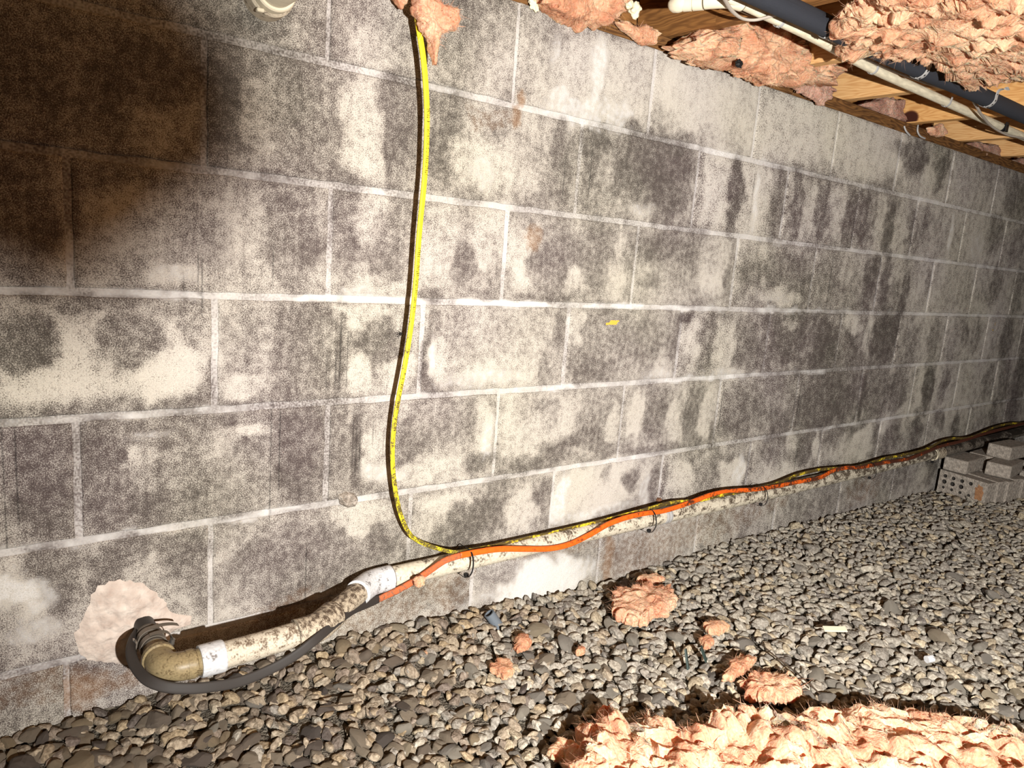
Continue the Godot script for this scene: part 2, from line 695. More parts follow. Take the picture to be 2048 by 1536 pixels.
func fuzz(parent: Node3D, v: PackedVector3Array, col: PackedColorArray, nt: int, rows: int, nr: int, at: Vector3, bn: Vector3, sd: int, hairs_n: int, hair_len: float) -> void:
	if hairs_n <= 0:
		return
	var r := RandomNumberGenerator.new()
	r.seed = sd * 7 + 3
	var hv := PackedVector3Array()
	var hc := PackedColorArray()
	var hi := PackedInt32Array()
	for q in hairs_n:
		var k := clampi(int(nr + absf(r.randfn(1.0, (rows - nr) * 0.18))), 0, rows) if r.randf() < 0.5 else r.randi_range(nr, rows - 4)
		var s := r.randi_range(0, nt - 1)
		var p := v[k * nt + s]
		var ctr := at
		var out := (p - ctr)
		out = (out - bn * out.dot(bn)).normalized() * 0.8 + bn * r.randf_range(0.0, 0.7)
		out = (out + Vector3(r.randfn(0, 0.4), r.randfn(0, 0.4), r.randfn(0, 0.4))).normalized()
		var bend := Vector3(r.randfn(0, 1), r.randfn(0, 1), r.randfn(0, 1)) * 0.45
		var ln := hair_len * r.randf_range(0.35, 1.25)
		var thin := r.randf_range(0.0002, 0.0005)
		var wide := 3.0 if r.randf() < 0.1 else 1.0
		var base := hv.size()
		var side := out.cross(Vector3(0.3, 0.5, 0.8)).normalized()
		var side2 := out.cross(side)
		for j in 4:
			var t := j / 3.0
			var c := p - out * 0.004 + out * ln * t + bend * ln * t * t
			var w := thin * wide * (1.0 - 0.85 * t)
			for e in 3:
				var a := TAU * e / 3.0
				hv.append(c + (side * cos(a) + side2 * sin(a)) * w)
				hc.append(col[k * nt + s])
		for j in 3:
			for e in 3:
				var a := base + j * 3 + e
				var b := base + j * 3 + (e + 1) % 3
				hi.append_array([a, b, a + 3, b, b + 3, a + 3])
	var f := obj("fibres", finish(hv, hi, PackedVector2Array(), hc, false), M.fibre, parent)
	f.set_meta("kind", "stuff")

func floor_y(x: float, z: float) -> float:
	var xs := [-1.0, -0.3, 0.28, 0.58, 1.0, 1.55, 2.98, 5.3]
	var ys := [0.018, 0.018, 0.036, 0.018, -0.018, 0.0, -0.03, -0.03]
	var y := -0.03
	for i in xs.size() - 1:
		if x >= xs[i] and x <= xs[i + 1]:
			y = lerpf(ys[i], ys[i + 1], (x - xs[i]) / (xs[i + 1] - xs[i]))
	return lerpf(y, -0.008, clampf(z / 0.35, 0.0, 1.0)) + 0.006 * nz.get_noise_2d(x * 18.0, z * 18.0)


# ---------------------------------------------------------------- stones
func ico(level: int) -> Array:
	var t := (1.0 + sqrt(5.0)) / 2.0
	var v: Array = []
	for p in [Vector3(-1, t, 0), Vector3(1, t, 0), Vector3(-1, -t, 0), Vector3(1, -t, 0), Vector3(0, -1, t), Vector3(0, 1, t), Vector3(0, -1, -t), Vector3(0, 1, -t), Vector3(t, 0, -1), Vector3(t, 0, 1), Vector3(-t, 0, -1), Vector3(-t, 0, 1)]:
		v.append(p.normalized())
	var f := [[0, 11, 5], [0, 5, 1], [0, 1, 7], [0, 7, 10], [0, 10, 11], [1, 5, 9], [5, 11, 4], [11, 10, 2], [10, 7, 6], [7, 1, 8], [3, 9, 4], [3, 4, 2], [3, 2, 6], [3, 6, 8], [3, 8, 9], [4, 9, 5], [2, 4, 11], [6, 2, 10], [8, 6, 7], [9, 8, 1]]
	for l in level:
		var mid := {}
		var f2 := []
		for tri in f:
			var m := []
			for e in 3:
				var a: int = tri[e]
				var b: int = tri[(e + 1) % 3]
				var key := mini(a, b) * 100000 + maxi(a, b)
				if not mid.has(key):
					mid[key] = v.size()
					v.append(((v[a] + v[b]) * 0.5).normalized())
				m.append(mid[key])
			f2.append([tri[0], m[0], m[2]])
			f2.append([tri[1], m[1], m[0]])
			f2.append([tri[2], m[2], m[1]])
			f2.append([m[0], m[1], m[2]])
		f = f2
	return [v, f]

func stone_mesh(base: Array, r: RandomNumberGenerator, flat := false) -> ArrayMesh:
	var planes := []
	for i in r.randi_range(8, 12):
		planes.append([Vector3(r.randfn(0, 1), r.randfn(0, 1), r.randfn(0, 1)).normalized(), r.randf_range(0.48, 0.86)])
	var sc := Vector3(1.0, r.randf_range(0.36, 0.6), r.randf_range(0.56, 0.88))
	var v := PackedVector3Array()
	for d in base[0]:
		var rad := 1.0
		for p in planes:
			var k: float = (d as Vector3).dot(p[0])
			if k > 0.05:
				rad = minf(rad, p[1] / k)
		var q: Vector3 = d * rad
		q *= 1.0 + 0.05 * nz.get_noise_3dv(q * 130.0 + Vector3(r.seed % 97, 0, 0))
		v.append(q * sc)
	var idx := PackedInt32Array()
	for t in base[1]:
		idx.append_array([t[0], t[1], t[2]])
	return finish(v, idx, PackedVector2Array(), PackedColorArray(), true, flat)


func _ready() -> void:
	# ---- camera, sky, light, exposure
	var cam := Camera3D.new()
	cam.name = "camera"
	cam.transform = Transform3D(Basis(Vector3(0.79921, 0.07681, 0.59612), Vector3(0.04568, 0.98117, -0.18766), Vector3(-0.59931, 0.17721, 0.78066)), Vector3(-0.33703, 0.83770, 1.29500))
	cam.fov = 55.664
	cam.near = 0.02
	cam.far = 60.0
	add_child(cam)
	cam.current = true
	var env := Environment.new()
	env.background_mode = Environment.BG_COLOR
	env.background_color = Color(0, 0, 0)
	env.tonemap_mode = Environment.TONE_MAPPER_LINEAR
	env.tonemap_exposure = 1.0
	env.sdfgi_enabled = true
	env.ssao_enabled = true
	env.ssil_enabled = true
	var we := WorldEnvironment.new()
	we.environment = env
	add_child(we)
	var lamp := SpotLight3D.new()
	lamp.name = "hand_lamp"
	lamp.position = Vector3(-0.16, 0.745, 1.8)
	lamp.light_energy = 13.0
	lamp.light_color = Color(1.0, 0.99, 0.975)
	lamp.light_size = 0.012
	lamp.spot_range = 12.0
	lamp.spot_attenuation = 2.0
	lamp.spot_angle = 88.0
	lamp.spot_angle_attenuation = 1.0
	lamp.shadow_enabled = true
	add_child(lamp)
	lamp.look_at_from_position(lamp.position, Vector3(2.9, 0.58, 0.0), Vector3.UP)

	rng.seed = 5
	nz = noise(1.0, 3, 3)
	nz2 = noise(1.0, 2, 4)
	make_materials()
	build_wall()
	build_floor()
	build_ceiling()
	build_pipe()
	build_cables()
	build_overhead()
	build_wool()
	build_bricks()
	build_small()


func wood_texture(sd: int, knot: Vector2, lo: Color, hi: Color) -> ImageTexture:
	var w := 1024
	var h := 256
	var n := noise(0.006, 4, sd)
	var g := noise(0.03, 3, sd + 1)
	var o := PackedByteArray()
	o.resize(w * h * 3)
	for y in h:
		for x in w:
			var dx := x - knot.x * w
			var dy := y - knot.y * h
			var kd := sqrt(dx * dx * 0.6 + dy * dy)
			var pull := 90.0 / (1.0 + kd * 0.045) if knot.x >= 0.0 else 0.0
			var q := y * 0.55 + 40.0 * n.get_noise_2d(x * 0.35, y * 2.2) + pull * signf(dy + 0.01)
			var ringv := 0.5 + 0.5 * sin(q * 0.55)
			ringv = pow(ringv, 1.6) * 0.55 + 0.35 * (0.5 + g.get_noise_2d(x * 0.25, y * 6.0))
			var c := hi.lerp(lo, clampf(ringv, 0.0, 1.0))
			if knot.x >= 0.0 and kd < 30.0:
				c = c.lerp(Color(0.22, 0.1, 0.06), smoothstep(30.0, 21.0, kd))
			var at := (y * w + x) * 3
			o[at] = c.r8
			o[at + 1] = c.g8
			o[at + 2] = c.b8
	return ImageTexture.create_from_image(Image.create_from_data(w, h, false, Image.FORMAT_RGB8, o))

func dirt_texture(w: int, h: int, clean: Color, dirty: Color, from: float, to: float, sd: int, scale := 1.0, print_marks := false, bias_top := 0.0) -> ImageTexture:
	# a coloured jacket with grime that grows from `from` to `to` along u
	var n := noise(0.02 * scale, 4, sd)
	var n2 := noise(0.11 * scale, 3, sd + 1)
	var o := PackedByteArray()
	o.resize(w * h * 3)
	var r := RandomNumberGenerator.new()
	r.seed = sd
	var glyph := 0
	var gx := 0
	for x in w:
		if x - gx > 5:
			gx = x
			glyph = r.randi() & 0x7fff
			if r.randf() < 0.18 or (x / 210) % 2 == 1:
				glyph = 0
		for y in h:
			var u := float(x) / w
			var grime := lerpf(from, to, u) + bias_top * sin(TAU * y / h)
			var k := grime + 0.75 * n.get_noise_2d(x, y * 1.3) + 0.55 * n2.get_noise_2d(x, y)
			k = smoothstep(0.22, 0.86, k)
			var c := clean
			if print_marks:
				var row := int((y - h * 0.69) / (h * 0.042))
				var cl := x - gx
				if row >= 0 and row < 5 and cl < 3 and y > h * 0.69 and (glyph >> (row * 3 + cl)) & 1:
					c = Color(0.2, 0.17, 0.04)
			c = c.lerp(dirty, k)
			var v := 1.0 + 0.12 * n2.get_noise_2d(x * 0.7 + 100.0, y)
			var at := (y * w + x) * 3
			o[at] = clampi(int(c.r * v * 255.0), 0, 255)
			o[at + 1] = clampi(int(c.g * v * 255.0), 0, 255)
			o[at + 2] = clampi(int(c.b * v * 255.0), 0, 255)
	return ImageTexture.create_from_image(Image.create_from_data(w, h, false, Image.FORMAT_RGB8, o))


func make_materials() -> void:
	var pits := grey_tex(noise(0.05, 4, 21), 512, 512)
	var speck := tex_from(noise(0.03, 5, 22), 512, 512, Color(0.62, 0.6, 0.58), Color(1.0, 1.0, 1.0), 1.7)
	M.speck = speck
	M.pits = pits
	# gravel
	var tones := [Color8(178, 171, 157), Color8(167, 161, 149), Color8(158, 152, 142), Color8(182, 169, 145), Color8(146, 140, 131), Color8(170, 157, 136), Color8(124, 118, 111), Color8(192, 184, 169), Color8(170, 156, 136), Color8(156, 143, 125), Color8(142, 129, 115), Color8(174, 156, 128), Color8(122, 111, 102), Color8(160, 144, 122), Color8(102, 94, 88), Color8(180, 168, 148)]
	M.stones = []
	for c in tones:
		M.stones.append(relief(triplanar(mat(c, 0.95, speck), 9.0), pits, 0.12))
	M.tones = tones
	M.gravel = relief(triplanar(mat(Color.WHITE, 0.95, speck), 9.0), pits, 0.12)
	M.gravel.vertex_color_use_as_albedo = true
	M.bed = relief(triplanar(mat(Color8(120, 113, 101), 1.0, speck), 5.0), pits, 1.0)
	# wool
	M.wool_a = Color8(200, 146, 118)
	M.wool_b = Color8(216, 182, 154)
	M.dusty_a = Color8(184, 136, 108)
	M.dusty_b = Color8(212, 176, 146)
	M.grey_a = Color8(153, 118, 104)
	M.grey_b = Color8(184, 153, 137)
	var fib := tex_from(noise(0.035, 5, 31), 512, 512, Color(0.82, 0.76, 0.72), Color(1.0, 1.0, 1.0), 1.5)
	M.wool = relief(triplanar(mat(Color.WHITE, 1.0, fib), 7.0), grey_tex(noise(0.04, 5, 33), 512, 512), 0.2)
	M.wool.vertex_color_use_as_albedo = true
	M.wool.metallic_specular = 0.1
	M.wool.subsurf_scatter_enabled = true
	M.wool.subsurf_scatter_strength = 0.6
	M.fibre = mat(Color.WHITE, 1.0)
	M.fibre.vertex_color_use_as_albedo = true
	M.fibre.metallic_specular = 0.1
	M.fibre.backlight_enabled = true
	M.fibre.backlight = Color(0.7, 0.55, 0.45)
	# wood
	M.pine = mat(Color.WHITE, 0.75, wood_texture(41, Vector2(-1, 0), Color8(176, 128, 78), Color8(206, 164, 112)))
	M.knotty = mat(Color.WHITE, 0.75, wood_texture(43, Vector2(0.839, 0.085), Color8(176, 124, 70), Color8(206, 160, 102)))
	M.old_pine = mat(Color8(197, 181, 162), 0.8, wood_texture(45, Vector2(-1, 0), Color8(120, 85, 50), Color8(179, 136, 85)))
	M.sill = mat(Color8(191, 174, 153), 0.8, wood_texture(47, Vector2(-1, 0), Color8(80, 57, 37), Color8(160, 124, 82)))
	# plastics and metal
	M.pvc_dirty = mat(Color.WHITE, 0.55, dirt_texture(2048, 96, Color8(184, 175, 156), Color8(76, 66, 55), 0.08, 0.62, 51, 1.6, false, 0.16))
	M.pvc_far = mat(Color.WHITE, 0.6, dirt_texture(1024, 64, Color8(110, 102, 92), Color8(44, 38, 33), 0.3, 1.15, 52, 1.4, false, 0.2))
	M.pvc_short = mat(Color.WHITE, 0.55, dirt_texture(176, 128, Color8(180, 170, 152), Color8(92, 78, 64), 0.14, 0.3, 53, 2.2, false, 0.16))
	M.pvc_grimy = mat(Color.WHITE, 0.55, dirt_texture(160, 128, Color8(170, 158, 138), Color8(72, 60, 49), 0.26, 0.4, 54, 2.8, false, 0.2))
	M.pvc_white = mat(Color.WHITE, 0.5, dirt_texture(112, 160, Color8(185, 185, 185), Color8(69, 62, 57), 0.04, 0.1, 55, 1.6))
	M.pvc_cream = mat(Color8(197, 186, 162), 0.4)
	M.pvc_overhead = mat(Color.WHITE, 0.4, dirt_texture(1024, 64, Color8(198, 188, 164), Color8(130, 117, 94), -0.35, -0.2, 56))
	M.bronze = mat(Color.WHITE, 0.38, dirt_texture(256, 256, Color8(130, 115, 85), Color8(84, 70, 49), 0.1, 0.25, 57))
	M.rubber = mat(Color8(78, 72, 64), 0.5)
	M.black = mat(Color8(26, 25, 25), 0.55)
	M.poly = mat(Color8(26, 25, 24), 0.4)
	M.steel = mat(Color8(150, 146, 140), 0.32)
	M.steel.metallic = 0.85
	M.steel_dull = mat(Color8(112, 104, 94), 0.45)
	M.steel_dull.metallic = 0.5
	M.foam = relief(triplanar(mat(Color8(48, 50, 56), 0.7), 40.0), pits, 0.15)
	M.strap = mat(Color8(153, 151, 148), 0.5)
	M.grey_cable = mat(Color8(158, 148, 136), 0.55)
	M.brown_cable = mat(Color8(92, 72, 52), 0.6)
	M.yellow = mat(Color.WHITE, 0.45, dirt_texture(2048, 48, Color8(216, 196, 40), Color8(84, 74, 40), -0.45, 0.72, 61, 1.4, true))
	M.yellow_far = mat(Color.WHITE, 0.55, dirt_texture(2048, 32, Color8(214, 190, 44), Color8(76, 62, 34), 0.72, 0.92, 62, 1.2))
	M.orange = mat(Color.WHITE, 0.45, dirt_texture(2048, 32, Color8(206, 88, 26), Color8(74, 40, 28), -0.15, 1.6, 63, 1.2))
	M.orange_dusty = mat(Color.WHITE, 0.8, dirt_texture(512, 64, Color8(178, 88, 50), Color8(104, 78, 62), 0.42, 0.2, 64, 2.0))
	M.cord_grey = mat(Color8(50, 46, 43), 0.6)
	M.patch = relief(triplanar(mat(Color.WHITE, 0.95, tex_from(noise(0.02, 5, 71), 512, 512, Color8(162, 145, 133), Color8(200, 188, 176), 1.3)), 3.0), pits, 0.25)
	M.grout = relief(triplanar(mat(Color8(170, 160, 148), 0.95, speck), 8.0), pits, 0.3)
	M.spray = mat(Color8(202, 191, 162), 0.6)
	M.twig = mat(Color8(70, 58, 46), 0.9)
	M.brick = relief(triplanar(mat(Color.WHITE, 0.95, tex_from(noise(0.02, 5, 73), 512, 512, Color8(118, 110, 101), Color8(164, 154, 142), 1.4)), 5.0), pits, 0.25)
	M.brick_red = relief(triplanar(mat(Color.WHITE, 0.95, tex_from(noise(0.02, 5, 74), 512, 512, Color8(127, 90, 63), Color8(153, 113, 80), 1.5)), 6.0), pits, 0.2)
	M.hole = mat(Color8(60, 56, 52), 1.0)
	M.shade = mat(Color8(58, 54, 50), 1.0)


func build_wall() -> void:
	beds = [1.3396, 1.1405, 0.9324, 0.7265, 0.5278, 0.3218, 0.1154, -0.0928]
	joints[0] = [-1.4299, -1.0235, -0.6171, -0.2107, 0.1957, 0.6025, 1.0131, 1.4321, 1.8375, 2.2419, 2.6492, 3.0673, 3.4737, 3.8801, 4.2865, 4.6929, 5.0993]
	joints[1] = [-1.6356, -1.2292, -0.8228, -0.4164, -0.0100, 0.3960, 0.8020, 1.2126, 1.6169, 2.0250, 2.4311, 2.8428, 3.2474, 3.6219, 4.0283, 4.4347, 4.8411]
	joints[2] = [-1.4228, -1.0164, -0.6100, -0.2036, 0.2101, 0.6113, 1.0175, 1.4210, 1.8248, 2.2410, 2.6448, 3.0356, 3.4633, 3.8697, 4.2761, 4.6825, 5.0889]
	joints[3] = [-1.6183, -1.2119, -0.8055, -0.3991, 0.0073, 0.4159, 0.8128, 1.2177, 1.6271, 2.0393, 2.4508, 2.8478, 3.2552, 3.6589, 4.0653, 4.4717, 4.8781]
	joints[4] = [-1.4212, -1.0148, -0.6084, -0.2020, 0.2175, 0.6242, 1.0270, 1.4253, 1.8340, 2.2434, 2.6479, 3.0498, 3.4562, 3.8626, 4.2690, 4.6754, 5.0818]
	joints[5] = [-1.6227, -1.2163, -0.8099, -0.4035, 0.0029, 0.4121, 0.8114, 1.2106, 1.6189, 2.0292, 2.4370, 2.8424, 3.2487, 3.6551, 4.0615, 4.4679, 4.8743]
	joints[6] = [-1.4455, -1.0391, -0.6327, -0.2263, 0.1801, 0.5865, 0.9991, 1.4000, 1.8064, 2.2128, 2.6192, 3.0256, 3.4320, 3.8384, 4.2448, 4.6512, 5.0576]
	_s("m", 1.396, 1.267, 0.747, 0.100, 0.12, 0.70)
	_s("m", 2.076, 1.259, 0.379, 0.090, 0.14, 0.60)
	_s("m", 0.113, 1.014, 0.373, 0.197, 0.60, 0.50)  # broad mould, raised to paint in the lamp falloff at upper left
	_s("m", 1.960, 0.599, 0.537, 0.323, 0.62, 0.60)
	_s("m", 1.039, 0.430, 0.646, 0.123, 0.30, 0.50)
	_s("m", 3.011, 0.707, 0.595, 0.483, 0.22, 0.60)  # far blocks are cleaner; lightened further to offset the lamp falloff
	_s("m", 0.026, 0.425, 0.282, 0.130, 0.60, 0.65)
	_s("m", -0.167, 0.621, 0.168, 0.072, 0.10, 0.80)
	_s("m", 2.976, 1.113, 0.524, 0.134, 0.26, 0.60)  # cleaner blocks again, with extra lightness painted against the weak far light
	_s("m", 0.315, 0.766, 0.271, 0.048, 0.35, 0.40)
	_s("m", -0.223, 0.968, 0.124, 0.154, 0.62, 0.70)  # darkened to paint the dim light along the left edge
	_s("m", 0.615, 0.634, 0.236, 0.090, 0.30, 0.60)
	_s("m", 1.010, 0.629, 0.200, 0.090, 0.46, 0.60)
	_s("m", 0.093, 1.170, 0.108, 0.047, 0.60, 0.85)
	_s("m", 0.145, 1.166, 0.031, 0.024, 0.45, 0.85)
	_s("m", 0.224, 1.225, 0.037, 0.033, 0.52, 0.85)
	_s("m", 0.274, 1.178, 0.054, 0.038, 0.27, 0.85)
	_s("m", 0.445, 1.251, 0.045, 0.045, 0.62, 0.85)
	_s("m", 0.471, 1.285, 0.057, 0.036, 0.62, 0.85)
	_s("m", 0.552, 1.219, 0.047, 0.066, 0.33, 0.85)
	_s("m", 0.401, 1.160, 0.066, 0.027, 0.45, 0.85)
	_s("m", 0.665, 1.302, 0.053, 0.038, 0.48, 0.85)
	_s("m", 0.826, 1.339, 0.089, 0.040, 0.45, 0.85)
	_s("m", 0.838, 1.247, 0.106, 0.062, 0.22, 0.85)
	_s("m", 0.953, 1.236, 0.049, 0.065, 0.25, 0.85)
	_s("m", 0.692, 1.238, 0.055, 0.059, 0.30, 0.85)
	_s("w", 0.788, 1.161, 0.096, 0.033, 0.55, 0.90)
	_s("w", 0.831, 1.245, 0.021, 0.073, 0.55, 0.90)
	_s("w", 0.702, 1.275, 0.014, 0.039, 0.35, 0.90)
	_s("w", 0.912, 1.178, 0.048, 0.027, 0.50, 0.90)
	_s("r", 0.623, 1.154, 0.012, 0.018, 0.75, 0.90)
	_s("r", 0.610, 1.116, 0.012, 0.018, 0.70, 0.90)
	_s("m", 1.490, 1.310, 0.057, 0.038, 0.36, 0.85)
	_s("m", 1.168, 1.252, 0.151, 0.070, 0.12, 0.80)
	_s("m", 1.641, 1.253, 0.150, 0.081, 0.18, 0.85)
	_s("m", 2.030, 1.252, 0.153, 0.075, 0.16, 0.85)
	_s("m", 2.362, 1.266, 0.093, 0.061, 0.75, 0.85)
	_s("m", 2.308, 1.292, 0.122, 0.024, 0.60, 0.85)
	_s("m", 2.579, 1.268, 0.036, 0.076, 0.70, 0.85)
	_s("m", 2.529, 1.217, 0.054, 0.051, 0.55, 0.85)
	_s("m", 2.478, 1.194, 0.053, 0.059, 0.15, 0.85)
	_s("m", 2.864, 1.200, 0.134, 0.073, 0.35, 0.85)
	_s("m", 3.313, 1.227, 0.133, 0.080, 0.62, 0.85)
	_s("m", 0.014, 1.045, 0.038, 0.093, 0.68, 0.85)
	_s("m", 0.079, 1.017, 0.029, 0.081, 0.36, 0.85)
	_s("m", 0.137, 1.108, 0.035, 0.048, 0.60, 0.85)
	_s("m", 0.161, 1.047, 0.027, 0.075, 0.66, 0.85)
	_s("m", 0.265, 1.055, 0.039, 0.096, 0.22, 0.85)
	_s("m", 0.228, 1.126, 0.028, 0.025, 0.40, 0.85)
	_s("m", 0.207, 1.054, 0.021, 0.076, 0.55, 0.85)
	_s("m", 0.342, 1.059, 0.036, 0.099, 0.66, 0.85)
	_s("m", 0.187, 0.957, 0.084, 0.019, 0.60, 0.85)
	_s("m", 0.061, 1.109, 0.032, 0.016, 0.60, 0.85)
	_s("m", 0.284, 0.978, 0.041, 0.031, 0.20, 0.85)
	_s("m", -0.069, 0.985, 0.044, 0.038, 0.38, 0.85)
	_s("m", -0.104, 1.068, 0.062, 0.043, 0.70, 0.85)
	_s("m", 0.449, 1.123, 0.051, 0.026, 0.60, 0.85)
	_s("m", 0.436, 1.055, 0.036, 0.075, 0.66, 0.85)
	_s("m", 0.559, 1.104, 0.063, 0.024, 0.45, 0.85)
	_s("r", 0.547, 1.102, 0.050, 0.024, 0.25, 0.60)
	_s("m", 0.620, 1.017, 0.093, 0.056, 0.28, 0.85)
	_s("m", 0.518, 1.003, 0.061, 0.039, 0.28, 0.85)
	_s("m", 0.516, 0.948, 0.037, 0.015, 0.50, 0.85)
	_s("m", 0.744, 1.038, 0.041, 0.090, 0.60, 0.85)
	_s("m", 0.575, 1.076, 0.038, 0.025, 0.52, 0.85)
	_s("m", 0.691, 1.063, 0.028, 0.062, 0.45, 0.85)
	_s("w", 0.531, 0.995, 0.037, 0.025, 0.30, 0.90)
	_s("m", 0.858, 1.098, 0.053, 0.044, 0.74, 0.85)
	_s("m", 0.828, 1.027, 0.022, 0.088, 0.62, 0.85)
	_s("m", 0.894, 1.052, 0.032, 0.045, 0.45, 0.85)
	_s("m", 0.883, 0.976, 0.040, 0.023, 0.50, 0.85)
	_s("m", 1.086, 1.070, 0.100, 0.107, 0.78, 0.85)
	_s("m", 0.986, 1.081, 0.068, 0.069, 0.74, 0.85)
	_s("m", 0.952, 0.960, 0.051, 0.016, 0.40, 0.85)
	_s("m", 1.031, 0.961, 0.062, 0.017, 0.35, 0.85)
	_s("w", 1.021, 0.966, 0.049, 0.014, 0.35, 0.90)
	_s("m", 1.099, 0.998, 0.074, 0.049, 0.70, 0.85)
	_s("m", 1.287, 1.057, 0.066, 0.102, 0.18, 0.85)
	_s("m", 1.384, 1.041, 0.031, 0.105, 0.78, 0.85)
	_s("m", 1.481, 1.045, 0.060, 0.115, 0.20, 0.85)
	_s("m", 1.584, 1.041, 0.032, 0.097, 0.68, 0.85)
	_s("m", 1.222, 1.075, 0.016, 0.099, 0.50, 0.85)
	_s("w", 1.475, 1.037, 0.012, 0.094, 0.50, 0.90)
	_s("m", 1.674, 1.043, 0.031, 0.100, 0.68, 0.85)
	_s("m", 1.757, 1.036, 0.041, 0.073, 0.28, 0.85)
	_s("m", 1.819, 1.027, 0.031, 0.092, 0.66, 0.85)
	_s("m", 1.925, 1.037, 0.065, 0.076, 0.28, 0.85)
	_s("m", 2.000, 1.036, 0.040, 0.090, 0.72, 0.85)
	_s("m", 2.091, 1.044, 0.042, 0.092, 0.72, 0.85)
	_s("m", 2.174, 1.035, 0.047, 0.081, 0.25, 0.85)
	_s("m", 2.251, 1.016, 0.031, 0.096, 0.68, 0.85)
	_s("m", 2.332, 1.022, 0.043, 0.076, 0.28, 0.85)
	_s("m", 2.416, 1.029, 0.034, 0.086, 0.62, 0.85)
	_s("m", 2.127, 1.055, 0.020, 0.064, 0.50, 0.85)
	_s("m", 2.647, 1.029, 0.157, 0.082, 0.40, 0.85)
	_s("m", 2.739, 1.036, 0.021, 0.074, 0.20, 0.85)
	_s("w", 2.739, 1.036, 0.017, 0.074, 0.50, 0.90)
	_s("m", 3.150, 1.067, 0.091, 0.080, 0.60, 0.85)
	_s("m", 3.020, 1.016, 0.072, 0.069, 0.30, 0.85)
	_s("w", 2.996, 1.015, 0.057, 0.059, 0.30, 0.90)
	_s("m", 3.409, 1.043, 0.123, 0.105, 0.52, 0.85)
	_s("m", 2.506, 1.072, 0.039, 0.070, 0.55, 0.85)
	_s("m", -0.176, 0.830, 0.012, 0.052, 0.35, 0.85)
	_s("m", -0.127, 0.864, 0.045, 0.046, 0.26, 0.85)
	_s("m", -0.063, 0.823, 0.030, 0.048, 0.40, 0.85)
	_s("m", -0.040, 0.784, 0.012, 0.049, 0.50, 0.85)
	_s("m", -0.017, 0.859, 0.035, 0.056, 0.50, 0.85)
	_s("m", 0.048, 0.873, 0.046, 0.041, 0.32, 0.85)
	_s("m", 0.126, 0.837, 0.036, 0.100, 0.60, 0.85)
	_s("m", 0.162, 0.867, 0.028, 0.070, 0.62, 0.85)
	_s("m", 0.015, 0.771, 0.049, 0.034, 0.45, 0.85)
	_s("m", -0.056, 0.759, 0.046, 0.016, 0.28, 0.85)
	_s("w", -0.056, 0.759, 0.038, 0.013, 0.30, 0.90)
	_s("m", 0.238, 0.873, 0.033, 0.077, 0.62, 0.85)
	_s("m", 0.288, 0.887, 0.039, 0.046, 0.27, 0.85)
	_s("m", 0.328, 0.824, 0.032, 0.067, 0.58, 0.85)
	_s("m", 0.443, 0.876, 0.047, 0.039, 0.32, 0.85)
	_s("m", 0.509, 0.800, 0.042, 0.043, 0.66, 0.85)
	_s("m", 0.580, 0.872, 0.037, 0.063, 0.24, 0.85)
	_s("m", 0.315, 0.756, 0.054, 0.017, 0.28, 0.85)
	_s("m", 0.434, 0.740, 0.030, 0.014, 0.58, 0.85)
	_s("m", 0.501, 0.906, 0.037, 0.025, 0.40, 0.85)
	_s("w", 0.274, 0.740, 0.041, 0.010, 0.40, 0.90)
	_s("m", 0.552, 0.743, 0.052, 0.013, 0.50, 0.85)
	_s("m", 0.650, 0.823, 0.028, 0.067, 0.18, 0.85)
	_s("r", 0.683, 0.869, 0.020, 0.033, 0.55, 0.90)
	_s("m", 0.768, 0.830, 0.072, 0.070, 0.60, 0.85)
	_s("m", 0.812, 0.780, 0.019, 0.035, 0.25, 0.85)
	_s("m", 0.874, 0.859, 0.055, 0.070, 0.60, 0.85)
	_s("m", 0.958, 0.791, 0.029, 0.049, 0.22, 0.85)
	_s("m", 0.954, 0.888, 0.014, 0.048, 0.30, 0.85)
	_s("m", 0.747, 0.746, 0.090, 0.009, 0.60, 0.85)
	_s("m", 0.894, 0.777, 0.033, 0.036, 0.50, 0.85)
	_s("m", 0.855, 0.758, 0.032, 0.012, 0.40, 0.85)
	_s("m", 1.099, 0.886, 0.084, 0.050, 0.66, 0.85)
	_s("m", 1.337, 0.806, 0.074, 0.062, 0.18, 0.85)
	_s("m", 1.205, 0.893, 0.060, 0.058, 0.60, 0.85)
	_s("m", 1.325, 0.888, 0.047, 0.040, 0.30, 0.85)
	_s("m", 1.078, 0.783, 0.047, 0.025, 0.52, 0.85)
	_s("m", 1.139, 0.759, 0.117, 0.013, 0.35, 0.85)
	_s("m", 1.168, 0.819, 0.079, 0.026, 0.45, 0.85)
	_s("m", 1.398, 0.837, 0.018, 0.083, 0.50, 0.85)
	_s("m", 1.491, 0.841, 0.043, 0.057, 0.60, 0.85)
	_s("m", 1.639, 0.848, 0.103, 0.056, 0.62, 0.85)
	_s("m", 1.538, 0.901, 0.036, 0.031, 0.34, 0.85)
	_s("m", 1.764, 0.823, 0.050, 0.069, 0.64, 0.85)
	_s("m", 1.659, 0.768, 0.110, 0.024, 0.26, 0.85)
	_s("w", 1.621, 0.762, 0.103, 0.018, 0.20, 0.90)
	_s("m", 1.916, 0.862, 0.074, 0.071, 0.52, 0.85)
	_s("m", 2.066, 0.885, 0.080, 0.065, 0.38, 0.85)
	_s("m", 2.187, 0.840, 0.041, 0.099, 0.76, 0.85)
	_s("m", 2.032, 0.784, 0.063, 0.033, 0.50, 0.85)
	_s("m", 2.292, 0.844, 0.036, 0.096, 0.70, 0.85)
	_s("m", 2.360, 0.892, 0.044, 0.053, 0.30, 0.85)
	_s("m", 2.433, 0.804, 0.034, 0.082, 0.66, 0.85)
	_s("m", 2.548, 0.836, 0.056, 0.074, 0.28, 0.85)
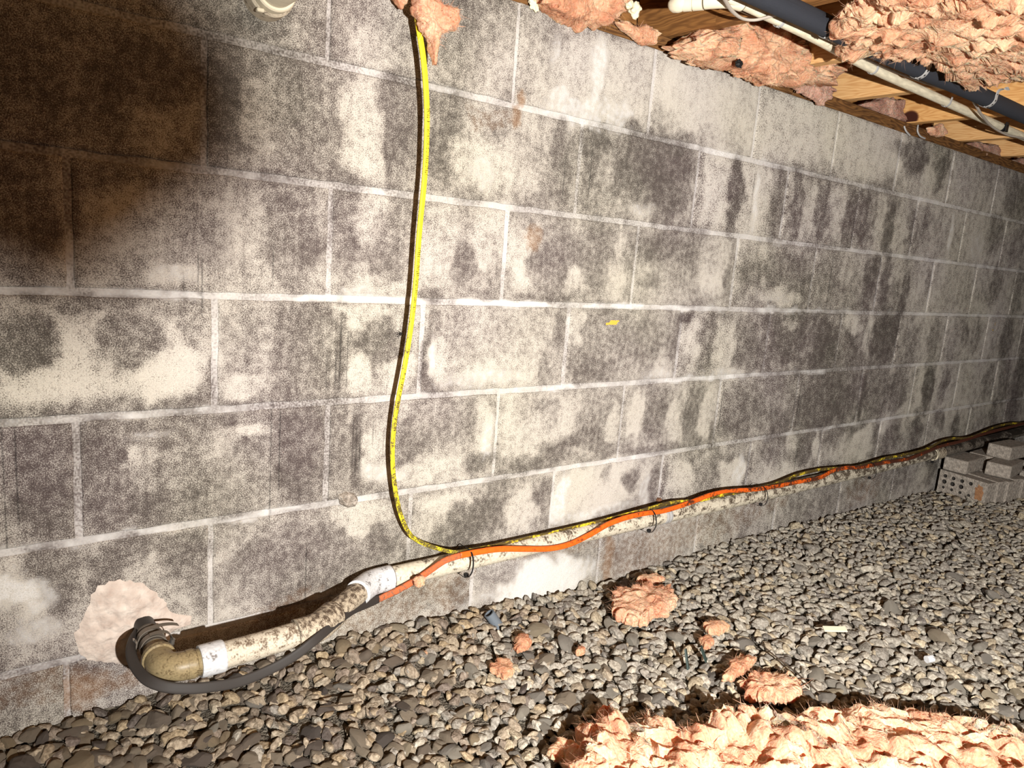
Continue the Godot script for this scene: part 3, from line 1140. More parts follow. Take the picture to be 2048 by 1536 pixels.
	_s("m", 2.368, 0.793, 0.037, 0.036, 0.50, 0.85)
	_s("m", 2.841, 0.826, 0.145, 0.079, 0.34, 0.85)
	_s("m", 3.249, 0.861, 0.074, 0.085, 0.58, 0.85)
	_s("m", 3.135, 0.878, 0.051, 0.083, 0.38, 0.85)
	_s("m", 3.511, 0.848, 0.070, 0.101, 0.58, 0.85)
	_s("m", 2.610, 0.857, 0.025, 0.084, 0.50, 0.85)
	_s("m", -0.271, 0.639, 0.045, 0.041, 0.78, 0.85)
	_s("m", -0.118, 0.644, 0.045, 0.047, 0.66, 0.85)
	_s("m", -0.198, 0.713, 0.086, 0.014, 0.60, 0.85)
	_s("m", -0.033, 0.685, 0.014, 0.051, 0.50, 0.85)
	_s("m", -0.004, 0.582, 0.008, 0.040, 0.55, 0.85)
	_s("m", -0.168, 0.544, 0.099, 0.011, 0.60, 0.85)
	_s("m", -0.072, 0.589, 0.046, 0.034, 0.05, 0.85)
	_s("m", -0.235, 0.584, 0.052, 0.023, 0.14, 0.85)
	_s("m", 0.067, 0.677, 0.035, 0.044, 0.50, 0.85)
	_s("m", 0.033, 0.642, 0.014, 0.053, 0.45, 0.85)
	_s("m", 0.158, 0.640, 0.047, 0.098, 0.60, 0.85)
	_s("m", 0.059, 0.570, 0.039, 0.023, 0.15, 0.85)
	_s("m", 0.237, 0.639, 0.010, 0.101, 0.66, 0.85)
	_s("m", 0.207, 0.640, 0.020, 0.086, 0.58, 0.85)
	_s("m", 0.274, 0.687, 0.023, 0.023, 0.18, 0.85)
	_s("m", 0.323, 0.638, 0.046, 0.052, 0.66, 0.85)
	_s("m", 0.278, 0.589, 0.023, 0.040, 0.14, 0.85)
	_s("m", 0.369, 0.576, 0.040, 0.031, 0.14, 0.85)
	_s("m", 0.286, 0.707, 0.063, 0.010, 0.20, 0.85)
	_s("m", 0.303, 0.558, 0.043, 0.014, 0.25, 0.85)
	_s("m", 0.481, 0.678, 0.049, 0.032, 0.42, 0.85)
	_s("m", 0.597, 0.679, 0.081, 0.031, 0.36, 0.85)
	_s("m", 0.442, 0.678, 0.017, 0.042, 0.60, 0.85)
	_s("m", 0.428, 0.605, 0.010, 0.063, 0.72, 0.85)
	_s("m", 0.451, 0.551, 0.017, 0.024, 0.66, 0.85)
	_s("m", 0.456, 0.604, 0.018, 0.043, 0.20, 0.85)
	_s("w", 0.444, 0.615, 0.007, 0.042, 0.50, 0.90)
	_s("m", 0.634, 0.583, 0.098, 0.032, 0.20, 0.85)
	_s("m", 0.749, 0.591, 0.021, 0.050, 0.50, 0.85)
	_s("m", 0.784, 0.667, 0.019, 0.053, 0.62, 0.85)
	_s("m", 0.562, 0.629, 0.079, 0.024, 0.36, 0.85)
	_s("w", 0.568, 0.557, 0.121, 0.017, 0.35, 0.90)
	_s("m", 0.709, 0.621, 0.044, 0.035, 0.30, 0.85)
	_s("m", 0.954, 0.648, 0.122, 0.050, 0.50, 0.85)
	_s("m", 0.913, 0.567, 0.068, 0.033, 0.62, 0.85)
	_s("m", 1.084, 0.628, 0.057, 0.079, 0.54, 0.85)
	_s("m", 1.172, 0.565, 0.044, 0.041, 0.24, 0.85)
	_s("m", 0.849, 0.679, 0.029, 0.036, 0.22, 0.85)
	_s("m", 0.880, 0.630, 0.025, 0.049, 0.50, 0.85)
	_s("m", 1.018, 0.570, 0.073, 0.026, 0.42, 0.85)
	_s("m", 1.233, 0.705, 0.045, 0.016, 0.80, 0.85)
	_s("m", 1.197, 0.653, 0.020, 0.054, 0.58, 0.85)
	_s("w", 1.135, 0.546, 0.079, 0.019, 0.35, 0.90)
	_s("m", 1.281, 0.625, 0.043, 0.084, 0.14, 0.85)
	_s("m", 1.345, 0.610, 0.045, 0.072, 0.62, 0.85)
	_s("m", 1.424, 0.623, 0.051, 0.073, 0.18, 0.85)
	_s("m", 1.535, 0.622, 0.074, 0.088, 0.62, 0.85)
	_s("m", 1.465, 0.541, 0.072, 0.015, 0.20, 0.85)
	_s("w", 1.413, 0.543, 0.140, 0.012, 0.30, 0.90)
	_s("m", 1.589, 0.682, 0.020, 0.061, 0.50, 0.85)
	_s("m", 1.836, 0.617, 0.193, 0.095, 0.74, 0.85)
	_s("m", 1.733, 0.685, 0.044, 0.016, 0.40, 0.85)
	_s("m", 1.637, 0.697, 0.042, 0.034, 0.72, 0.85)
	_s("m", 1.741, 0.547, 0.084, 0.016, 0.50, 0.85)
	_s("m", 1.850, 0.617, 0.023, 0.082, 0.55, 0.85)
	_s("m", 1.960, 0.599, 0.078, 0.085, 0.78, 0.85)
	_s("m", 2.116, 0.614, 0.040, 0.088, 0.66, 0.85)
	_s("m", 2.121, 0.687, 0.043, 0.038, 0.18, 0.85)
	_s("m", 2.231, 0.630, 0.032, 0.094, 0.28, 0.85)
	_s("m", 2.358, 0.629, 0.090, 0.111, 0.78, 0.85)
	_s("m", 2.187, 0.559, 0.056, 0.045, 0.62, 0.85)
	_s("m", 2.446, 0.703, 0.035, 0.074, 0.78, 0.85)
	_s("m", 2.560, 0.608, 0.070, 0.074, 0.56, 0.85)
	_s("m", 2.657, 0.626, 0.043, 0.079, 0.30, 0.85)
	_s("m", 2.756, 0.605, 0.044, 0.091, 0.56, 0.85)
	_s("m", 3.034, 0.654, 0.040, 0.068, 0.62, 0.85)
	_s("m", 2.975, 0.623, 0.068, 0.084, 0.42, 0.85)
	_s("m", 3.150, 0.621, 0.042, 0.087, 0.52, 0.85)
	_s("m", 3.493, 0.618, 0.071, 0.105, 0.66, 0.85)
	_s("m", 3.366, 0.619, 0.045, 0.102, 0.36, 0.85)
	_s("m", 3.701, 0.592, 0.032, 0.109, 0.60, 0.85)
	_s("m", -0.279, 0.429, 0.035, 0.036, 0.68, 0.85)
	_s("m", -0.252, 0.442, 0.018, 0.036, 0.34, 0.85)
	_s("m", -0.224, 0.495, 0.020, 0.032, 0.74, 0.85)
	_s("m", -0.268, 0.366, 0.039, 0.025, 0.64, 0.85)
	_s("m", -0.263, 0.499, 0.032, 0.017, 0.34, 0.85)
	_s("m", -0.220, 0.413, 0.009, 0.058, 0.68, 0.85)
	_s("m", -0.283, 0.485, 0.019, 0.016, 0.45, 0.85)
	_s("m", -0.170, 0.473, 0.027, 0.050, 0.72, 0.85)
	_s("m", -0.096, 0.457, 0.038, 0.024, 0.38, 0.85)
	_s("m", -0.125, 0.456, 0.009, 0.019, 0.20, 0.85)
	_s("w", -0.096, 0.492, 0.038, 0.007, 0.35, 0.90)
	_s("m", -0.084, 0.478, 0.022, 0.016, 0.60, 0.85)
	_s("m", 0.017, 0.463, 0.043, 0.032, 0.34, 0.85)
	_s("m", 0.069, 0.486, 0.036, 0.013, 0.18, 0.85)
	_s("m", 0.164, 0.429, 0.047, 0.104, 0.68, 0.85)
	_s("m", 0.155, 0.391, 0.029, 0.050, 0.72, 0.85)
	_s("m", -0.016, 0.366, 0.059, 0.028, 0.62, 0.85)
	_s("m", -0.135, 0.375, 0.052, 0.031, 0.68, 0.85)
	_s("m", 0.053, 0.384, 0.054, 0.043, 0.50, 0.85)
	_s("m", -0.073, 0.410, 0.047, 0.027, 0.50, 0.85)
	_s("m", -0.172, 0.372, 0.018, 0.026, 0.70, 0.85)
	_s("m", 0.255, 0.429, 0.023, 0.082, 0.50, 0.85)
	_s("m", 0.273, 0.428, 0.004, 0.093, 0.78, 0.85)
	_s("m", 0.284, 0.457, 0.004, 0.083, 0.70, 0.85)
	_s("m", 0.284, 0.406, 0.003, 0.073, 0.72, 0.85)
	_s("m", 0.321, 0.401, 0.034, 0.059, 0.20, 0.85)
	_s("m", 0.341, 0.463, 0.016, 0.032, 0.25, 0.85)
	_s("m", 0.395, 0.426, 0.026, 0.065, 0.66, 0.85)
	_s("m", 0.426, 0.412, 0.018, 0.044, 0.55, 0.85)
	_s("m", 0.490, 0.461, 0.054, 0.040, 0.52, 0.85)
	_s("m", 0.478, 0.367, 0.090, 0.032, 0.20, 0.85)
	_s("m", 0.584, 0.442, 0.025, 0.058, 0.18, 0.85)
	_s("m", 0.584, 0.366, 0.044, 0.021, 0.66, 0.85)
	_s("m", 0.380, 0.373, 0.035, 0.015, 0.20, 0.85)
	_s("w", 0.345, 0.372, 0.052, 0.019, 0.40, 0.90)
	_s("w", 0.600, 0.417, 0.017, 0.059, 0.40, 0.90)
	_s("m", 0.649, 0.448, 0.020, 0.083, 0.22, 0.85)
	_s("m", 0.756, 0.464, 0.047, 0.039, 0.50, 0.85)
	_s("m", 0.722, 0.424, 0.061, 0.042, 0.18, 0.85)
	_s("m", 0.696, 0.384, 0.045, 0.031, 0.25, 0.85)
	_s("m", 0.920, 0.452, 0.049, 0.052, 0.46, 0.85)
	_s("m", 0.885, 0.390, 0.120, 0.024, 0.64, 0.85)
	_s("m", 0.745, 0.348, 0.101, 0.020, 0.64, 0.85)
	_s("m", 0.820, 0.384, 0.049, 0.026, 0.62, 0.85)
	_s("m", 0.995, 0.420, 0.022, 0.067, 0.20, 0.85)
	_s("m", 0.994, 0.360, 0.046, 0.019, 0.62, 0.85)
	_s("m", 0.829, 0.446, 0.033, 0.038, 0.20, 0.85)
	_s("m", 0.656, 0.346, 0.023, 0.017, 0.50, 0.85)
	_s("m", 1.083, 0.413, 0.035, 0.083, 0.16, 0.85)
	_s("m", 1.158, 0.434, 0.049, 0.064, 0.62, 0.85)
	_s("m", 1.239, 0.414, 0.034, 0.080, 0.18, 0.85)
	_s("m", 1.317, 0.408, 0.045, 0.092, 0.64, 0.85)
	_s("m", 1.378, 0.418, 0.028, 0.083, 0.20, 0.85)
	_s("m", 1.211, 0.338, 0.169, 0.012, 0.58, 0.85)
	_s("m", 1.068, 0.359, 0.029, 0.025, 0.50, 0.85)
	_s("m", 1.416, 0.355, 0.019, 0.047, 0.60, 0.85)
	_s("m", 1.537, 0.407, 0.101, 0.079, 0.66, 0.85)
	_s("m", 1.670, 0.445, 0.081, 0.065, 0.58, 0.85)
	_s("m", 1.475, 0.472, 0.029, 0.038, 0.42, 0.85)
	_s("m", 1.760, 0.357, 0.063, 0.051, 0.64, 0.85)
	_s("m", 1.626, 0.352, 0.080, 0.033, 0.50, 0.85)
	_s("m", 2.026, 0.424, 0.179, 0.093, 0.74, 0.85)
	_s("m", 1.977, 0.375, 0.064, 0.071, 0.66, 0.85)
	_s("m", 2.410, 0.420, 0.155, 0.078, 0.66, 0.85)
	_s("m", 2.539, 0.442, 0.074, 0.090, 0.62, 0.85)
	_s("m", 2.340, 0.405, 0.053, 0.077, 0.58, 0.85)
	_s("m", 2.260, 0.428, 0.018, 0.085, 0.80, 0.85)
	_s("m", 2.789, 0.430, 0.059, 0.085, 0.74, 0.85)
	_s("m", 2.928, 0.438, 0.038, 0.074, 0.64, 0.85)
	_s("m", 2.705, 0.444, 0.026, 0.093, 0.16, 0.85)
	_s("m", 2.859, 0.437, 0.023, 0.096, 0.20, 0.85)
	_s("m", 3.018, 0.408, 0.040, 0.067, 0.28, 0.85)
	_s("m", 3.215, 0.420, 0.097, 0.092, 0.30, 0.85)
	_s("m", 3.382, 0.424, 0.046, 0.095, 0.56, 0.85)
	_s("m", 3.565, 0.428, 0.061, 0.098, 0.58, 0.85)
	_s("m", 3.741, 0.420, 0.065, 0.114, 0.68, 0.85)
	_s("m", 2.740, 0.329, 0.045, 0.017, 0.50, 0.85)
	_s("m", -0.291, 0.258, 0.045, 0.038, 0.14, 0.85)
	_s("w", -0.291, 0.258, 0.045, 0.033, 0.70, 0.90)
	_s("w", -0.274, 0.186, 0.040, 0.026, 0.40, 0.90)
	_s("m", -0.237, 0.298, 0.034, 0.025, 0.60, 0.85)
	_s("m", -0.238, 0.246, 0.024, 0.043, 0.64, 0.85)
	_s("m", -0.136, 0.291, 0.068, 0.021, 0.62, 0.85)
	_s("m", -0.050, 0.278, 0.041, 0.037, 0.62, 0.85)
	_s("m", -0.016, 0.195, 0.014, 0.058, 0.55, 0.85)
	_s("m", -0.050, 0.316, 0.033, 0.011, 0.40, 0.85)
	_s("m", -0.152, 0.262, 0.030, 0.027, 0.66, 0.85)
	_s("m", 0.072, 0.294, 0.046, 0.022, 0.44, 0.85)
	_s("m", 0.128, 0.274, 0.029, 0.020, 0.40, 0.85)
	_s("m", 0.179, 0.234, 0.051, 0.052, 0.64, 0.85)
	_s("m", 0.091, 0.231, 0.066, 0.035, 0.62, 0.85)
	_s("m", 0.046, 0.171, 0.046, 0.035, 0.48, 0.85)
	_s("m", 0.293, 0.282, 0.069, 0.037, 0.14, 0.85)
	_s("m", 0.252, 0.231, 0.043, 0.027, 0.55, 0.85)
	_s("m", 0.342, 0.208, 0.070, 0.032, 0.62, 0.85)
	_s("m", 0.212, 0.142, 0.064, 0.033, 0.66, 0.85)
	_s("m", 0.131, 0.150, 0.039, 0.042, 0.60, 0.85)
	_s("m", 0.276, 0.171, 0.067, 0.028, 0.55, 0.85)
	_s("w", 0.213, 0.131, 0.042, 0.011, 0.50, 0.90)
	_s("m", 0.027, 0.293, 0.013, 0.029, 0.50, 0.85)
	_s("m", 0.497, 0.284, 0.052, 0.028, 0.16, 0.85)
	_s("m", 0.601, 0.238, 0.088, 0.049, 0.68, 0.85)
	_s("m", 0.714, 0.232, 0.052, 0.064, 0.12, 0.85)
	_s("m", 0.517, 0.186, 0.081, 0.031, 0.64, 0.85)
	_s("m", 0.785, 0.266, 0.023, 0.042, 0.64, 0.85)
	_s("m", 0.449, 0.240, 0.032, 0.035, 0.35, 0.85)
	_s("m", 0.556, 0.197, 0.055, 0.037, 0.66, 0.85)
	_s("m", 0.788, 0.169, 0.033, 0.040, 0.50, 0.85)
	_s("m", 0.647, 0.286, 0.044, 0.015, 0.50, 0.85)
	_s("m", 0.973, 0.254, 0.147, 0.067, 0.04, 0.95)
	_s("m", 1.087, 0.262, 0.028, 0.037, 0.60, 0.85)
	_s("m", 1.188, 0.224, 0.019, 0.067, 0.64, 0.85)
	_s("m", 0.994, 0.292, 0.022, 0.022, 0.45, 0.85)
	_s("w", 0.845, 0.238, 0.030, 0.067, 0.60, 0.90)
	_s("w", 0.982, 0.183, 0.130, 0.017, 0.50, 0.90)
	_s("m", 1.139, 0.281, 0.028, 0.029, 0.18, 0.85)
	_s("w", 1.150, 0.207, 0.021, 0.059, 0.50, 0.90)
	_s("m", 1.296, 0.239, 0.058, 0.049, 0.12, 0.85)
	_s("m", 1.336, 0.295, 0.046, 0.018, 0.56, 0.85)
	_s("m", 1.421, 0.177, 0.063, 0.032, 0.50, 0.85)
	_s("m", 1.533, 0.217, 0.072, 0.053, 0.08, 0.85)
	_s("m", 1.496, 0.277, 0.060, 0.013, 0.62, 0.85)
	_s("m", 1.616, 0.223, 0.013, 0.051, 0.64, 0.85)
	_s("m", 1.380, 0.244, 0.028, 0.031, 0.50, 0.85)
	_s("w", 1.574, 0.236, 0.021, 0.050, 0.50, 0.90)
	_s("m", 1.227, 0.241, 0.009, 0.068, 0.60, 0.85)
	_s("m", 1.712, 0.270, 0.062, 0.034, 0.58, 0.85)
	_s("m", 1.934, 0.247, 0.063, 0.058, 0.66, 0.85)
	_s("m", 1.803, 0.183, 0.118, 0.045, 0.16, 0.85)
	_s("m", 1.997, 0.267, 0.019, 0.055, 0.14, 0.85)
	_s("m", 1.835, 0.283, 0.036, 0.035, 0.30, 0.85)
	_s("m", 1.647, 0.203, 0.016, 0.051, 0.40, 0.85)
	_s("m", 2.107, 0.289, 0.075, 0.034, 0.60, 0.85)
	_s("m", 2.307, 0.246, 0.082, 0.052, 0.16, 0.85)
	_s("m", 2.252, 0.308, 0.065, 0.015, 0.62, 0.85)
	_s("m", 2.416, 0.255, 0.020, 0.071, 0.60, 0.85)
	_s("m", 2.167, 0.222, 0.106, 0.039, 0.30, 0.85)
	_s("m", 2.553, 0.256, 0.054, 0.063, 0.66, 0.85)
	_s("m", 2.741, 0.235, 0.059, 0.065, 0.74, 0.85)
	_s("m", 2.470, 0.299, 0.024, 0.041, 0.20, 0.85)
	_s("m", 2.851, 0.204, 0.028, 0.078, 0.40, 0.85)
	_s("m", 2.952, 0.277, 0.039, 0.045, 0.62, 0.85)
	_s("m", 3.119, 0.250, 0.042, 0.056, 0.68, 0.85)
	_s("m", 3.510, 0.262, 0.060, 0.060, 0.60, 0.85)
	_s("m", 3.736, 0.258, 0.065, 0.078, 0.66, 0.85)
	_s("m", 3.351, 0.239, 0.080, 0.073, 0.40, 0.85)
	_s("m", -0.277, 0.107, 0.040, 0.014, 0.60, 0.85)
	_s("r", -0.215, 0.056, 0.050, 0.037, 0.75, 0.80)
	_s("m", -0.198, 0.087, 0.016, 0.020, 0.68, 0.85)
	_s("m", -0.246, 0.098, 0.024, 0.021, 0.74, 0.85)
	_s("m", -0.305, 0.072, 0.026, 0.035, 0.30, 0.85)
	_s("m", -0.278, 0.063, 0.027, 0.027, 0.30, 0.85)
	_s("r", -0.279, 0.027, 0.054, 0.027, 0.30, 0.70)
	_s("r", -0.156, 0.050, 0.046, 0.019, 0.50, 0.70)
	_s("m", 0.172, 0.087, 0.083, 0.033, 0.56, 0.85)
	_s("r", 0.172, 0.098, 0.093, 0.043, 0.35, 0.60)
	_s("m", 0.192, 0.120, 0.052, 0.013, 0.70, 0.85)
	_s("m", 0.396, 0.088, 0.074, 0.036, 0.50, 0.85)
	_s("r", 0.348, 0.082, 0.144, 0.047, 0.30, 0.60)
	_s("m", 0.437, 0.030, 0.090, 0.031, 0.40, 0.85)
	_s("m", 0.280, 0.059, 0.057, 0.023, 0.40, 0.85)
	_s("r", 0.524, 0.082, 0.055, 0.050, 0.40, 0.60)
	_s("m", 0.553, 0.063, 0.028, 0.038, 0.60, 0.85)
	_s("w", 0.812, 0.024, 0.152, 0.056, 0.95, 0.90)
	_s("m", 0.794, 0.034, 0.133, 0.041, 0.12, 0.85)
	_s("m", 0.664, 0.102, 0.075, 0.026, 0.35, 0.85)
	_s("m", 0.905, 0.093, 0.107, 0.028, 0.50, 0.85)
	_s("r", 1.030, 0.033, 0.019, 0.089, 0.60, 0.90)
	_s("r", 0.868, 0.114, 0.156, 0.028, 0.25, 0.60)
	_s("m", 1.156, 0.045, 0.126, 0.046, 0.50, 0.85)
	_s("r", 1.177, 0.040, 0.170, 0.062, 0.30, 0.60)
	_s("m", 1.281, 0.051, 0.090, 0.040, 0.36, 0.85)
	_s("m", 1.505, 0.092, 0.127, 0.050, 0.45, 0.85)
	_s("r", 1.458, 0.083, 0.249, 0.067, 0.25, 0.60)
	_s("m", 1.829, 0.075, 0.182, 0.046, 0.46, 0.85)
	_s("r", 1.656, 0.101, 0.249, 0.052, 0.20, 0.60)
	_s("m", 2.009, 0.084, 0.132, 0.038, 0.50, 0.85)
	_s("m", 2.351, 0.085, 0.054, 0.062, 0.60, 0.85)
	_s("r", 2.377, 0.061, 0.117, 0.063, 0.25, 0.60)
	_s("m", 2.663, 0.096, 0.088, 0.077, 0.55, 0.85)
	_s("m", 2.938, 0.074, 0.059, 0.070, 0.72, 0.85)
	_s("m", 2.863, 0.028, 0.067, 0.058, 0.30, 0.85)
	_s("m", 3.420, 0.149, 0.177, 0.050, 0.40, 0.85)
	_s("w", 0.134, 0.000, 0.091, 0.009, 0.30, 0.90)
	_s("w", 0.671, 0.023, 0.122, 0.013, 0.40, 0.90)
	_s("y", 0.960, 0.687, 0.021, 0.008, 0.90, 0.95)
	_h(-0.0207, 0.8183, 0.7191)
	_h(-0.0143, 0.8023, 0.6854)
	_h(-0.0426, 0.7680, 0.7186)
	_h(0.1046, 0.8272, 0.7309)
	_h(0.2372, 0.7062, 0.5414)
	_h(0.2509, 0.6873, 0.5407)
	_h(0.2105, 0.6301, 0.5332)
	_h(0.2283, 0.6394, 0.5420)
	_h(0.2695, 0.4997, 0.3758)
	_h(0.2772, 0.4991, 0.3643)
	_h(0.2850, 0.4781, 0.3738)
	_h(0.3133, 0.4861, 0.4233)
	_h(0.3367, 0.4633, 0.3995)
	_h(0.1066, 0.5490, 0.2878)
	_h(0.1230, 0.5387, 0.3450)
	_h(0.1802, 0.2550, 0.1061)
	_h(0.8363, 1.1145, 0.9382)
	_h(0.7580, 1.0923, 0.9419)
	_h(1.4558, 1.1280, 0.9510)
	_h(1.8305, 1.1168, 0.9590)
	_h(1.8477, 0.5026, 0.3311)
	_h(1.8262, 0.4869, 0.3331)
	_h(1.8595, 0.4853, 0.3476)
	_h(1.4378, 0.5052, 0.3360)
	_h(2.2312, 0.7012, 0.5573)
	_h(1.8795, 0.2975, 0.1534)
	_h(1.8453, 0.2833, 0.1583)
	_h(2.4398, 0.0847, -0.0002)
	_h(1.4660, 0.6226, 0.5403)
	_h(1.9237, 0.9245, 0.7456)
	_s("w", -0.293, 0.727, 0.107, 0.0075, 0.51, 0.95)
	_s("w", -0.079, 0.727, 0.087, 0.0075, 0.62, 0.95)
	_s("w", 0.072, 0.727, 0.108, 0.0075, 0.10, 0.95)
	_s("w", 0.194, 0.727, 0.065, 0.0075, 0.68, 0.95)
	_s("w", 0.324, 0.727, 0.099, 0.0075, 0.83, 0.95)
	_s("w", 0.446, 0.727, 0.078, 0.0075, 0.10, 0.95)
	_s("w", 0.530, 0.727, 0.034, 0.0075, 0.81, 0.95)
	_s("w", 0.659, 0.727, 0.106, 0.0075, 0.69, 0.95)
	_s("w", 0.817, 0.727, 0.044, 0.0075, 0.15, 0.95)
	_s("w", 0.897, 0.727, 0.043, 0.0075, 0.65, 0.95)
	_s("w", 0.999, 0.727, 0.072, 0.0075, 0.80, 0.95)
	_s("w", 1.093, 0.727, 0.039, 0.0075, 0.22, 0.95)
	_s("w", 1.195, 0.727, 0.072, 0.0075, 0.57, 0.95)
	_s("w", 1.325, 0.727, 0.082, 0.0075, 0.39, 0.95)
	_s("w", 1.487, 0.727, 0.091, 0.0075, 0.23, 0.95)
	_s("w", 1.616, 0.727, 0.070, 0.0075, 0.61, 0.95)
	_s("w", 1.727, 0.727, 0.074, 0.0075, 0.56, 0.95)
	_s("w", 1.868, 0.727, 0.059, 0.0075, 0.57, 0.95)
	_s("w", 1.966, 0.727, 0.070, 0.0075, 0.23, 0.95)
	_s("w", 2.065, 0.727, 0.065, 0.0075, 0.33, 0.95)
	_s("w", 2.210, 0.727, 0.102, 0.0075, 0.18, 0.95)
	_s("w", 2.347, 0.727, 0.076, 0.0075, 0.34, 0.95)
	_s("w", 2.507, 0.727, 0.078, 0.0075, 0.07, 0.95)
	_s("w", 2.621, 0.727, 0.050, 0.0075, 0.30, 0.95)
	_s("w", 2.747, 0.727, 0.071, 0.0075, 0.25, 0.95)
	_s("w", 2.846, 0.727, 0.073, 0.0075, 0.09, 0.95)
	_s("w", 2.968, 0.727, 0.059, 0.0075, 0.31, 0.95)
	_s("w", 3.027, 0.727, 0.039, 0.0075, 0.28, 0.95)
	_s("w", 3.132, 0.727, 0.076, 0.0075, 0.34, 0.95)
	_s("w", 3.283, 0.727, 0.095, 0.0075, 0.22, 0.95)
	_s("w", 3.474, 0.727, 0.083, 0.0075, 0.10, 0.95)
	_s("w", 3.625, 0.727, 0.099, 0.0075, 0.17, 0.95)
	_s("w", 3.740, 0.727, 0.068, 0.0075, 0.18, 0.95)
	_s("w", 3.863, 0.727, 0.065, 0.0075, 0.14, 0.95)
	_s("w", 3.970, 0.727, 0.064, 0.0075, 0.36, 0.95)
	_s("w", 4.125, 0.727, 0.080, 0.0075, 0.07, 0.95)
	_s("w", -0.116, 0.932, 0.084, 0.0075, 0.24, 0.95)
	_s("w", -0.029, 0.932, 0.035, 0.0075, 0.19, 0.95)
	_s("w", 0.076, 0.932, 0.091, 0.0075, 0.23, 0.95)
	_s("w", 0.242, 0.932, 0.106, 0.0075, 0.08, 0.95)
	_s("w", 0.430, 0.932, 0.067, 0.0075, 0.23, 0.95)
	_s("w", 0.604, 0.932, 0.108, 0.0075, 0.28, 0.95)
	_s("w", 0.672, 0.932, 0.031, 0.0075, 0.17, 0.95)
	_s("w", 0.765, 0.932, 0.083, 0.0075, 0.17, 0.95)
	_s("w", 0.905, 0.932, 0.065, 0.0075, 0.10, 0.95)
	_s("w", 1.068, 0.932, 0.088, 0.0075, 0.03, 0.95)
	_s("w", 1.183, 0.932, 0.081, 0.0075, 0.11, 0.95)
	_s("w", 1.293, 0.932, 0.093, 0.0075, 0.17, 0.95)
	_s("w", 1.485, 0.932, 0.088, 0.0075, 0.24, 0.95)
	_s("w", 1.588, 0.932, 0.063, 0.0075, 0.31, 0.95)
	_s("w", 1.699, 0.932, 0.036, 0.0075, 0.09, 0.95)
	_s("w", 1.830, 0.932, 0.097, 0.0075, 0.08, 0.95)
	_s("w", 2.025, 0.932, 0.093, 0.0075, 0.28, 0.95)
	_s("w", 2.146, 0.932, 0.066, 0.0075, 0.17, 0.95)
	_s("w", 2.272, 0.932, 0.056, 0.0075, 0.16, 0.95)
	_s("w", 2.440, 0.932, 0.104, 0.0075, 0.38, 0.95)
	_s("w", 2.583, 0.932, 0.037, 0.0075, 0.08, 0.95)
	_s("w", 2.711, 0.932, 0.098, 0.0075, 0.35, 0.95)
	_s("w", 2.904, 0.932, 0.106, 0.0075, 0.10, 0.95)
	_s("w", 3.013, 0.932, 0.057, 0.0075, 0.13, 0.95)
	_s("w", 3.086, 0.932, 0.039, 0.0075, 0.17, 0.95)
	_s("w", 3.172, 0.932, 0.073, 0.0075, 0.37, 0.95)
	_s("w", 3.303, 0.932, 0.080, 0.0075, 0.26, 0.95)
	_s("w", 3.483, 0.932, 0.089, 0.0075, 0.33, 0.95)
	_s("w", 3.639, 0.932, 0.103, 0.0075, 0.11, 0.95)
	_s("w", 3.796, 0.932, 0.089, 0.0075, 0.16, 0.95)
	_s("w", 3.993, 0.932, 0.099, 0.0075, 0.10, 0.95)
	_s("w", 0.434, 1.141, 0.034, 0.0075, 0.48, 0.95)
	_s("w", 0.516, 1.141, 0.061, 0.0075, 0.19, 0.95)
	_s("w", 0.608, 1.141, 0.067, 0.0075, 0.18, 0.95)
	_s("w", 0.708, 1.141, 0.046, 0.0075, 0.31, 0.95)
	_s("w", 0.821, 1.141, 0.060, 0.0075, 0.52, 0.95)
	_s("w", 0.916, 1.141, 0.074, 0.0075, 0.35, 0.95)
	_s("w", 1.106, 1.141, 0.104, 0.0075, 0.31, 0.95)
	_s("w", 1.317, 1.141, 0.108, 0.0075, 0.42, 0.95)
	_s("w", 1.547, 1.141, 0.105, 0.0075, 0.30, 0.95)
	_s("w", 1.685, 1.141, 0.044, 0.0075, 0.27, 0.95)
	_s("w", 1.809, 1.141, 0.076, 0.0075, 0.20, 0.95)
	_s("w", 1.889, 1.141, 0.049, 0.0075, 0.12, 0.95)
	_s("w", 1.975, 1.141, 0.061, 0.0075, 0.08, 0.95)
	_s("w", 2.101, 1.141, 0.062, 0.0075, 0.34, 0.95)
	_s("w", 2.196, 1.141, 0.041, 0.0075, 0.10, 0.95)
	_s("w", 2.323, 1.141, 0.109, 0.0075, 0.11, 0.95)
	_s("w", 2.497, 1.141, 0.100, 0.0075, 0.35, 0.95)
	_s("w", -0.199, 0.528, 0.101, 0.0075, 0.27, 0.95)
	_s("w", -0.096, 0.528, 0.057, 0.0075, 0.37, 0.95)
	_s("w", 0.004, 0.528, 0.081, 0.0075, 0.38, 0.95)
	_s("w", 0.314, 0.528, 0.064, 0.0075, 0.19, 0.95)
	_s("w", 0.411, 0.528, 0.077, 0.0075, 0.33, 0.95)
	_s("w", 0.538, 0.528, 0.046, 0.0075, 0.33, 0.95)
	_s("w", 0.615, 0.528, 0.035, 0.0075, 0.28, 0.95)
	_s("w", 0.697, 0.528, 0.050, 0.0075, 0.28, 0.95)
	_s("w", 0.801, 0.528, 0.063, 0.0075, 0.58, 0.95)
	_s("w", 0.965, 0.528, 0.097, 0.0075, 0.32, 0.95)
	_s("w", 1.091, 0.528, 0.081, 0.0075, 0.32, 0.95)
	_s("w", 1.235, 0.528, 0.082, 0.0075, 0.62, 0.95)
	_s("w", 1.359, 0.528, 0.040, 0.0075, 0.60, 0.95)
	_s("w", 1.451, 0.528, 0.056, 0.0075, 0.49, 0.95)
	_s("w", 1.566, 0.528, 0.075, 0.0075, 0.40, 0.95)
